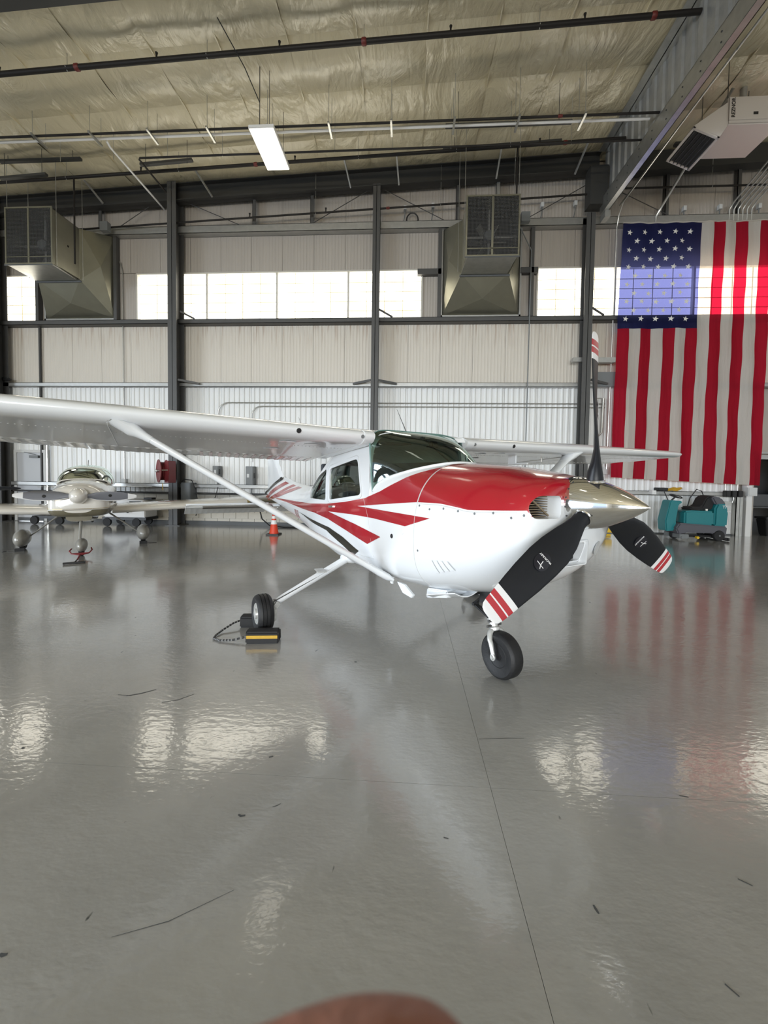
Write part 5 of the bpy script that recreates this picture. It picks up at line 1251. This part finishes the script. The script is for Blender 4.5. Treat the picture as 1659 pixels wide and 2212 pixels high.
for s in (-1, 1):
    O('fork_arm', M().tube([crown + Vector((.02, s * .02, -.06)), crown + Vector((.035, s * .062, -.085)), crown + Vector((.055, s * .082, -.13)), NA + Vector((-.03, s * .088, .10)), NA + Vector((0, s * .088, 0))], [.022, .024, .021, .019, .016], 12, flat=.75), WORN, ng, smooth=True)
    O('axle_nut', M().lathe([(.024, 0), (.026, .012), (.016, .014), (.014, .022), (.004, .022)], NA + Vector((0, s * .088, 0)), (0, s, 0), 20), WORN, ng, smooth=30)
O('fork_bolt', M().tube([crown + Vector((.015, -.075, -.04)), crown + Vector((.015, .075, -.04))], .010, 8).tube([crown + Vector((.015, -.06, .0)), crown + Vector((.015, .06, .0))], .012, 8), STEEL, ng)
kn = Vector((-1.335, 0, .50)); tl = M()
for s in (-1, 1):
    tl.tube([top_.lerp(crown, .42) + Vector((-.03, s * .03, 0)), kn + Vector((0, s * .012, .008))], .010, 8)
    tl.tube([crown + Vector((-.02, s * .032, .02)), kn + Vector((0, s * .012, -.008))], .010, 8)
tl.tube([kn + Vector((0, -.03, 0)), kn + Vector((0, .03, 0))], .014, 8)
O('torque_link', tl, BLACKP, ng, smooth=30)
O('strut_collar', M().lathe([(.05, 0), (.055, .01), (.055, .03), (.045, .04)], top_.lerp(crown, .38), crown - top_, 20), WORN, ng, smooth=40)
O('shimmy_damper', M().tube([top_.lerp(crown, .3) + Vector((-.04, -.10, .0)), top_.lerp(crown, .3) + Vector((-.04, .08, 0))], .022, 12), BLACKP, ng, smooth=True)
O('gear_door', M().box(-1.20, -1.04, -.085, -.077, .56, .70), BLACKP, P)
O('wheel_well', M().box(-1.28, -1.02, -.08, .08, .675, .70), DARKIN, P)
# cowl flaps and belly bits
for s in (-1, 1):
    q_ = M(); rg = []
    for t in lin(0, 1, 6):
        rg.append([(-1.18 - .36 * t, s * (.10 + .26 * k / 8), .655 - .10 * t - .035 * sin(pi * k / 8) * 1.2 + .012) for k in range(9)] + [(-1.18 - .36 * t, s * (.10 + .26 * k / 8), .663 - .10 * t - .035 * sin(pi * k / 8) * 1.2 + .012) for k in range(8, -1, -1)])
    q_.loft(rg, True, True); O('cowl_flap', q_, WHITE, P, smooth=40)
O('exhaust_stub', M().tube([(-1.35, .12, .66), (-1.50, .12, .54)], .03, 12), STEEL, P, smooth=True)
O('belly_scoop', M().loft([[(-1.30 - .0, y, .66) for y in (-.34, -.12)] + [(-1.30, y, .60) for y in (-.12, -.34)], [(-1.62, y, .60) for y in (-.30, -.12)] + [(-1.66, y, .50) for y in (-.14, -.28)]], True, True), WHITE, P, bevel=.01)
O('belly_antenna', M().prism([(-2.42, .60), (-2.36, .46), (-2.32, .46), (-2.30, .60)], lambda p, s: (p[0], -.22 + .012 * s, p[1])), WHITE, P)
O('fuel_drain', M().prism([(-1.92, .60), (-1.80, .60), (-1.66, .54), (-1.68, .51), (-1.82, .52)], lambda p, s: (p[0], -.42 + .03 * s, p[1])), WHITE, P, bevel=.005)

# ---- chocks under the near main wheel
def chock(loc, rz, lab):
    t = thing('wheel_chock', lab, 'wheel chock', loc, rz, None)
    O('chock_body', M().prism([(-.075, 0), (.075, 0), (.06, .10), (.03, .115), (-.03, .115), (-.06, .10)], lambda p, s: (-.15 + .30 * s, p[0], p[1])), RUBBER2, t, bevel=.012, smooth=40)
    return t

for loc, rz, lab in (((-1.325, 3.675, 0), radians(7), 'black rubber wheel chock with a yellow band in front of the near main wheel'), ((-1.54, 4.06, 0), radians(7), 'plain black rubber wheel chock behind the near main wheel')):
    t = chock(loc, rz, lab)
    if 'yellow' in lab: O('yellow_band', M().box(-.140, .142, -.0735, -.070, .050, .078), YEL, t, label='worn yellow reflective band')
rp = M(); pts = [(-1.67, 4.07, .06), (-1.74, 3.97, .05), (-1.80, 3.85, .02), (-1.815, 3.74, .012), (-1.80, 3.66, .012), (-1.72, 3.62, .012), (-1.60, 3.62, .02), (-1.44, 3.665, .05)]
fine = []
for i in range(len(pts) - 1):
    for k in range(4): fine.append(Vector(pts[i]).lerp(Vector(pts[i + 1]), k / 4))
fine.append(Vector(pts[-1]))
ro = thing('chock_rope', 'black and white braided rope linking the two wheel chocks', 'rope')
for k in range(len(fine) - 1):
    O('rope_strand', M().tube([fine[k], fine[k].lerp(fine[k + 1], .55)], .0095, 8, caps=True), BLACKP, ro)
    O('rope_strand', M().tube([fine[k].lerp(fine[k + 1], .6), fine[k + 1]], .0085, 8, caps=True), ROPEG, ro)

# ================================================================= THE CREAM LOW-WING AIRCRAFT
Q = thing('low_wing_aircraft', 'cream low-wing two-seat aircraft facing the viewer in the left background', 'airplane', (-6.133, 7.221, 0), radians(-55))
def oval(x, w_, z0, z1, zm, nt_=2.3, nb_=2.5, n=40, yo=0):
    out = []
    for k in range(n):
        t = 2 * pi * (k + .5) / n; c_, s_ = cos(t), sin(t); e = nt_ if s_ > 0 else nb_
        out.append((x, yo + w_ * (1 if c_ > 0 else -1) * abs(c_) ** (2 / e), zm + ((z1 - zm) if s_ > 0 else (zm - z0)) * (1 if s_ > 0 else -1) * abs(s_) ** (2 / e)))
    return out
m = M(); RVS = [(.20, .27, .83, 1.27, 1.10, 2.2, 3), (.17, .37, .79, 1.30, 1.06, 2.2, 4), (.08, .44, .755, 1.34, 1.02, 2.2, 4.6), (-.15, .475, .735, 1.38, 1.00, 2.3, 5), (-.5, .50, .72, 1.42, .98, 2.4, 5)]
m.loft([oval(*s) for s in RVS], True, True); cq = O('cowling', m, CREAM, Q, smooth=40)
m = M(); m.loft([oval(*s) for s in [(-.5, .50, .72, 1.42, .98, 2.4, 5), (-1.0, .53, .72, 1.43, 1.0, 3, 4.5), (-1.6, .55, .72, 1.36, 1.0, 4, 4), (-2.4, .52, .72, 1.32, 1.0, 3.5, 4), (-3.2, .38, .78, 1.28, 1.02, 3, 3), (-4.5, .18, .92, 1.20, 1.06, 2.2, 2.4), (-5.4, .06, 1.02, 1.16, 1.1, 2, 2)]], True, True)
O('fuselage', m, CREAM, Q, smooth=40)
# lower dark belly panel with a gold pinstripe round the cowling
rg = []; rg2 = []
for s in RVS + [(-1.0, .53, .74, 1.44, 1.0, 3, 4), (-1.5, .55, .72, 1.36, 1.0, 4, 4)]:
    o_ = oval(*s); ol = [p for p in o_ if p[2] < s[4]]
    zc = max(.885, s[2] + .02)
    row = []; n = 24
    x, w_, z0, z1, zm, nt_, nb_ = s
    u = min(1, (zm - zc) / (zm - z0)); ta = math.asin(u ** (nb_ / 2))
    for k in range(n + 1):
        t = pi + ta + (pi - 2 * ta) * k / n; c_, s_ = cos(t), sin(t)
        row.append((x + (.003 if x > .19 else 0), (w_ + .004) * (1 if c_ > 0 else -1) * abs(c_) ** (2 / nb_), zm - (zm - z0 + .004) * abs(s_) ** (2 / nb_)))
    rg.append(row)
m = M(); m.loft(rg, False, False); O('belly_panel', m, OLIVE, Q, smooth=40, fix=False)
for o_ in (0, .022):
    m = M(); m.tube([(r_[0][0] + .002, r_[0][1] - .003, r_[0][2] + o_) for r_ in rg], .004, 5).tube([(r_[-1][0] + .002, r_[-1][1] + .003, r_[-1][2] + o_) for r_ in rg], .004, 5).tube([(rg[0][k][0] + .004 - 0, rg[0][k][1], max(rg[0][k][2], rg[0][0][2]) + o_) for k in range(len(rg[0]))], .004, 5)
    O('pinstripe', m, GOLD if o_ else OLIVE, Q)
for s in (-1, 1): O('air_inlet', M().lathe([(.075, 0), (.07, -.02), (.005, -.03)], (.155, s * .265, 1.12), (1, s * .5, .0), 20), DARKIN, cq, smooth=True)
O('lower_scoop', M().loft([oval(.0, .20, .66, .86, .76, 4, 4), oval(-.5, .24, .60, .86, .72, 4, 4), oval(-.95, .24, .58, .80, .70, 4, 4)], True, True), OLIVE, Q, smooth=50)
O('exhaust_pipe', M().tube([(-.8, -.12, .64), (-1.15, -.12, .54)], .025, 10).tube([(-.8, .12, .64), (-1.15, .12, .54)], .025, 10), STEEL, Q, smooth=True)
m = M(); m.lathe([(.15, 0), (.148, .06), (.135, .14), (.10, .22), (.055, .27), (.005, .29)], (.20, .02, 1.145), (1, 0, 0), 32)
sq = O('spinner', m, CREAM, Q, smooth=60)
for s in (-1, 1):
    b_ = M(); rg_ = []; n = 20
    for r_, c_, th, be in ((.10, .07, .07, 60), (.18, .09, .05, 62), (.28, .15, .03, 64), (.45, .185, .02, 68), (.62, .17, .015, 70), (.76, .115, .012, 72), (.88, .065, .008, 72), (.90, .045, .006, 72)):
        be_ = radians(90 - be); up_ = Vector((sin(be_) * 0 + .35 * s, 0, 1)).normalized(); no = Vector((1, 0, -.35 * s)).normalized()
        rg_.append([Vector((.29, .02 + s * r_, 1.145 - .02 * s * r_)) + up_ * (cos(a) * c_ / 2) + no * (sin(a) * th / 2) for a in [2 * pi * k / n for k in range(n)]])
    b_.loft(rg_, True, True, [0, 0, 0, 0, 0, 1, 1]); o = O('propeller_blade', b_, [BLADEG, WHITEM], Q, smooth=35)
    e_ = M(); e_.tube([Vector((.29, .02 + s * r_, 1.145 - .02 * s * r_)) + Vector((.35 * s, 0, 1)).normalized() * (-c_ / 2) for r_, c_ in ((.14, .08), (.28, .15), (.45, .185), (.62, .17), (.76, .115), (.86, .08))], .006, 6); O('leading_edge_guard', e_, WHITEM, o)
    O('maker_badge', M().lathe([(.028, 0), (.026, .002)], (.307, .02 + s * .48, 1.145), (1, 0, -.35 * s), 14), BLACKP, o)
# canopy: roll-over frame, windscreen and glass
CV = [(-.98, .42, 1.43), (-1.15, .47, 1.55), (-1.35, .49, 1.655), (-1.65, .50, 1.735), (-2.0, .48, 1.75), (-2.5, .42, 1.66), (-3.1, .26, 1.42)]
def crow(x, w_, zt_, s=0): return [(x, (w_ - s) * (1 if cos(t) > 0 else -1) * abs(cos(t)) ** .8, 1.33 + (zt_ - s - 1.33) * sin(t) ** .85) for t in [pi * k / 24 for k in range(25)]]
m = M(); m.loft([crow(*c) for c in CV], False, False); can = O('canopy', m, GLASS2, Q, smooth=True, fix=False)
m = M(); m.tube(crow(-1.48, .488, 1.69), .011, 6).tube([(c[0], 0, c[2]) for c in CV[3:]], .009, 6)
O('canopy_frame', m, CREAM, can, smooth=True)
m = M(); m.tube(crow(-.97, .44, 1.44), .012, 8); m.tube([(c[0], c[1], 1.335) for c in CV], .014, 6); m.tube([(c[0], -c[1], 1.335) for c in CV], .014, 6); O('canopy_skirt', m, CREAM, can, smooth=True)
O('seat_back', M().box(-2.2, -2.1, -.42, -.04, 1.1, 1.6).box(-2.2, -2.1, .04, .42, 1.1, 1.6).box(-1.1, -1.0, -.40, .40, 1.2, 1.42), SEATM, Q, bevel=.03)
O('occupancy_shelf', M().box(-1.5, -1.05, -.4, .4, 1.30, 1.44), RUBBER2, Q, bevel=.03)
O('antenna', M().tube([(-1.9, 0, 1.74), (-2.0, 0, 1.86)], .006, 6), STEEL, Q)
for s in (-1, 1):
    def wrow(y, xle, c_, z, th=.135):
        up, lo = foil(c_, th, 10); pts = list(reversed(up)) + lo[1:-1]
        return [(xle - p[0] * c_, s * y, z + p[1] * c_) for p in pts]
    m = M(); m.loft([wrow(.48, -1.0, 1.45, .765), wrow(3.3, -1.0, 1.45, .89), wrow(3.36, -1.0, 1.45, .893), wrow(4.05, -1.0, 1.44, .925), wrow(4.18, -1.15, 1.2, .935), wrow(4.22, -1.35, .8, .94)], True, True, [0, 1, 2, 2, 2])
    wq = O('wing', m, [CREAM, GOLD, OLIVE], Q, smooth=40)
    O('aileron_seam', M().tube([(-2.1, s * y, .9 + .044 * (y - 2)) for y in (1.0, 2.5, 4.0)], .004, 4), GREYL, wq)
    m = M(); m.loft([[(-4.75 - p * .0 - q_ * .6, s * y, 1.18 + (.02 if up_ else -.02) * sin(pi * min(.99, q_ + .05))) for q_, up_ in [(k / 6, 1) for k in range(7)] + [(1 - k / 6, 0) for k in range(1, 6)]] for y, p in ((.05, 0), (1.35, 1))], True, True)
    O('tailplane', m, CREAM, Q, smooth=50)
    m = M(); m.tube([(-1.25, s * .42, .70), (-1.4, s * .98, .22)], [.035, .022], 10, flat=.55); O('gear_leg', m, GREYPANT, Q, smooth=True)
    rg_ = []
    for x, r_ in ((-.95, .02), (-.99, .07), (-1.08, .12), (-1.25, .155), (-1.45, .15), (-1.7, .09), (-1.9, .02)):
        rg_.append([(x, s * 1.05 + r_ * .85 * cos(a), .235 + r_ * 1.12 * sin(a)) for a in [2 * pi * k / 20 for k in range(20)]])
    wp = O('wheel_pant', M().loft(rg_, True, True), GREYPANT, Q, smooth=60)
    O('tyre', M().lathe([(.08, -.05), (.14, -.05), (.16, -.03), (.16, .03), (.14, .05), (.08, .05)], (-1.4, s * 1.05, .16), (0, 1, 0), 24), RUBBER, wp, smooth=40)
m = M(); m.loft([[(-4.6, .02, 1.12), (-4.6, -.02, 1.12), (-5.6, -.01, 1.12), (-5.6, .01, 1.12)], [(-5.2, .012, 1.7), (-5.2, -.012, 1.7), (-5.7, -.006, 1.7), (-5.7, .006, 1.7)]], True, True); O('vertical_fin', m, CREAM, Q)
O('nose_gear_leg', M().tube([(-.38, 0, .72), (-.10, 0, .36), (-.05, 0, .24)], [.028, .024, .022], 12), GREYPANT, Q, smooth=True)
rg_ = []
for x, r_ in ((.22, .015), (.19, .05), (.12, .09), (.0, .118), (-.15, .11), (-.32, .06), (-.45, .01)):
    rg_.append([(x, .03 + r_ * .8 * cos(a), .20 + r_ * 1.1 * sin(a)) for a in [2 * pi * k / 20 for k in range(20)]])
wp = O('wheel_pant', M().loft(rg_, True, True), GREYPANT, Q, smooth=60)
O('tyre', M().lathe([(.06, -.04), (.11, -.04), (.125, -.02), (.125, .02), (.11, .04), (.06, .04)], (-.02, .03, .125), (0, 1, 0), 24), RUBBER, wp, smooth=40)
# chocks at its wheels and the tow bar
cg = radians(-55)
def qw(x, y): return (-6.133 + cos(cg) * x - sin(cg) * y, 7.221 + sin(cg) * x + cos(cg) * y, 0)
for s, lab in ((-1, 'small black chock at the left grey wheel fairing of the cream aircraft'), (1, 'small black chock at the right grey wheel fairing of the cream aircraft')):
    t = thing('wheel_chock', lab, 'wheel chock', qw(-1.12, s * 1.05), cg + pi / 2)
    O('chock_body', M().prism([(-.045, 0), (.045, 0), (.03, .055), (-.03, .055)], lambda p, q: (-.075 + .15 * q, p[0], p[1])), RUBBER2, t)
    O('chock_cord', M().tube([(.075 * s, 0, .02), (.2 * s, .02, .008), (.26 * s, -.02, .006)], .005, 5), BLACKP, t)
T = thing('tow_bar', 'red tow bar with black T handle clamped to the nose wheel of the cream aircraft', 'tow bar', qw(0, 0), cg)
O('yoke', M().tube([(-.02, .18, .14), (.10, .20, .12), (.20, .16, .08), (.26, .03, .06), (.20, -.10, .08), (.10, -.14, .12), (-.02, -.12, .14)], .012, 8).tube([(.2, -.10, .08), (.20, .16, .08)], .012, 8), REDREEL, T, smooth=True)
O('bar_shaft', M().tube([(.24, .03, .06), (.58, .02, .03)], .014, 8), REDREEL, T)
O('extension', M().tube([(.55, .02, .033), (.80, .0, .022)], .010, 8), BLACKP, T)
O('handle_grip', M().tube([(.80, -.155, .02), (.80, .155, .02)], .018, 10), BLACKP, T, smooth=True)
# dark blade reaching in at the left edge: another aircraft's propeller outside the frame
V = thing('partial_propeller', 'dark grey propeller blade tip reaching in at the left edge', 'propeller', (-7.15, 6.0, 1.285), 0)
b_ = M(); rg_ = []
for r_, c_, th in ((.12, .07, .07), (.3, .13, .04), (.6, .15, .03), (.9, .11, .02), (1.05, .07, .012), (1.10, .03, .008)):
    rg_.append([Vector((r_, 0, .0 + .02 * r_)) + Vector((0, -.85, .5)) * (cos(a) * c_ / 2) + Vector((0, .5, .85)) * (sin(a) * th / 2) for a in [2 * pi * k / 16 for k in range(16)]])
b_.loft(rg_, True, True); O('propeller_blade', b_, BLADE, V, smooth=40)
O('hub', M().lathe([(.12, 0), (.12, .08), (.08, .2), (.01, .26)], (0, .05, 0), (0, -1, 0), 20), DGREY, V, smooth=40)
O('support_stand', M().tube([(0, .05, -.1), (0, .05, -1.25)], .04, 8).box(-.25, .25, -.2, .3, -1.285, -1.25), STEEL, V)

# ================================================================= THE PHOTOGRAPHER'S HAND
# an out-of-focus fingertip in front of the lens at the bottom edge: a whole relaxed hand hangs there, five fingers
def cam_pt(px, py, depth):
    return cam.matrix_world @ Vector(((px - 829.5) / 874.3 * depth, -(py - 1065.0) / 874.3 * depth, -depth))
HO = cam_pt(885, 2434, .040)
HM = cam.matrix_world.to_3x3()
def hp(x, y, z): return HO + HM @ Vector((x, y, z))    # metres: right, up, towards the viewer's face
hand = thing('person', 'blurred fingertip of the photographer covering the bottom edge of the picture', 'person', tuple(hp(-.11, -.05, .02)))
inv = Matrix.Translation(-hand.location)
def finger(joints, radii):
    q = M(); pts = []; rs = []
    for i in range(len(joints) - 1):
        for k in range(6):
            t = k / 6; pts.append(Vector(joints[i]).lerp(Vector(joints[i + 1]), t)); rs.append(radii[i] + (radii[i + 1] - radii[i]) * t)
    # rounded end
    e = Vector(joints[-1]); d = (e - Vector(joints[-2])).normalized(); r_ = radii[-1]
    for a in (0, 20, 40, 60, 75, 86): pts.append(e + d * r_ * sin(radians(a)) * 1.05); rs.append(r_ * cos(radians(a)) + .00005)
    sm = pts[:]
    for it in range(3):
        sm = [sm[0]] + [(sm[i - 1] + sm[i] * 2 + sm[i + 1]) / 4 for i in range(1, len(sm) - 7)] + sm[len(sm) - 7:]
    q.tube([hp(*p) - hand.location for p in sm], rs, 20, up=HM @ Vector((0, 0, 1)))
    return q
bodym = M()
FG = [([(-.115, -.036, .02), (-.066, -.020, .012), (-.036, -.008, .004), (-.006, .0006, 0), (.0005, .0010, 0)], [.0105, .0095, .0090, .0084, .0078]),
      ([(-.115, -.056, .018), (-.064, -.050, .004), (-.036, -.054, -.004), (-.018, -.062, -.006)], [.0105, .0098, .0092, .0082]),
      ([(-.116, -.076, .016), (-.070, -.076, .0), (-.046, -.084, -.006), (-.034, -.096, -.006)], [.0102, .0094, .0088, .0078]),
      ([(-.120, -.094, .014), (-.084, -.098, .0), (-.066, -.106, -.004), (-.056, -.116, -.004)], [.0092, .0082, .0076, .0068]),
      ([(-.175, -.034, .03), (-.150, -.012, .045), (-.120, -.006, .060), (-.100, -.010, .070)], [.0150, .0120, .0108, .0095])]
for j_, r_ in FG:
    q = finger(j_, r_); bodym.add(q.v, q.f)
palm = M(); rg_ = []
for x, hw, th, yc in ((-.27, .027, .020, -.068), (-.22, .028, .020, -.068), (-.19, .036, .019, -.066), (-.15, .043, .016, -.065), (-.115, .042, .0125, -.065), (-.100, .038, .009, -.065)):
    rg_.append([hp(x, yc + hw * cos(a), .018 + th * sin(a)) - hand.location for a in [2 * pi * k / 24 for k in range(24)]])
palm.loft(rg_, True, True); bodym.add(palm.v, palm.f)
ho = O('hand', bodym, SKIN, hand, smooth=80)
rm = ho.modifiers.new('r', 'REMESH'); rm.mode = 'VOXEL'; rm.voxel_size = .0016; rm.use_smooth_shade = True
dg = bpy.context.evaluated_depsgraph_get(); me_ = bpy.data.meshes.new_from_object(ho.evaluated_get(dg)); ho.modifiers.clear(); ho.data = me_
bm = bmesh.new(); bm.from_mesh(me_)
for it in range(3): bmesh.ops.smooth_vert(bm, verts=bm.verts, factor=.5, use_axis_x=True, use_axis_y=True, use_axis_z=True)
bm.to_mesh(me_); bm.free(); me_.polygons.foreach_set('use_smooth', [True] * len(me_.polygons)); me_.materials.clear(); me_.materials.append(SKIN)
O('sleeve', M().lathe([(.030, 0), (.036, .01), (.042, .16), (.040, .17)], hp(-.25, -.068, .018) - hand.location, HM @ Vector((-1, 0, 0)), 24), DGREY, hand, smooth=60)
bpy.context.view_layer.update()
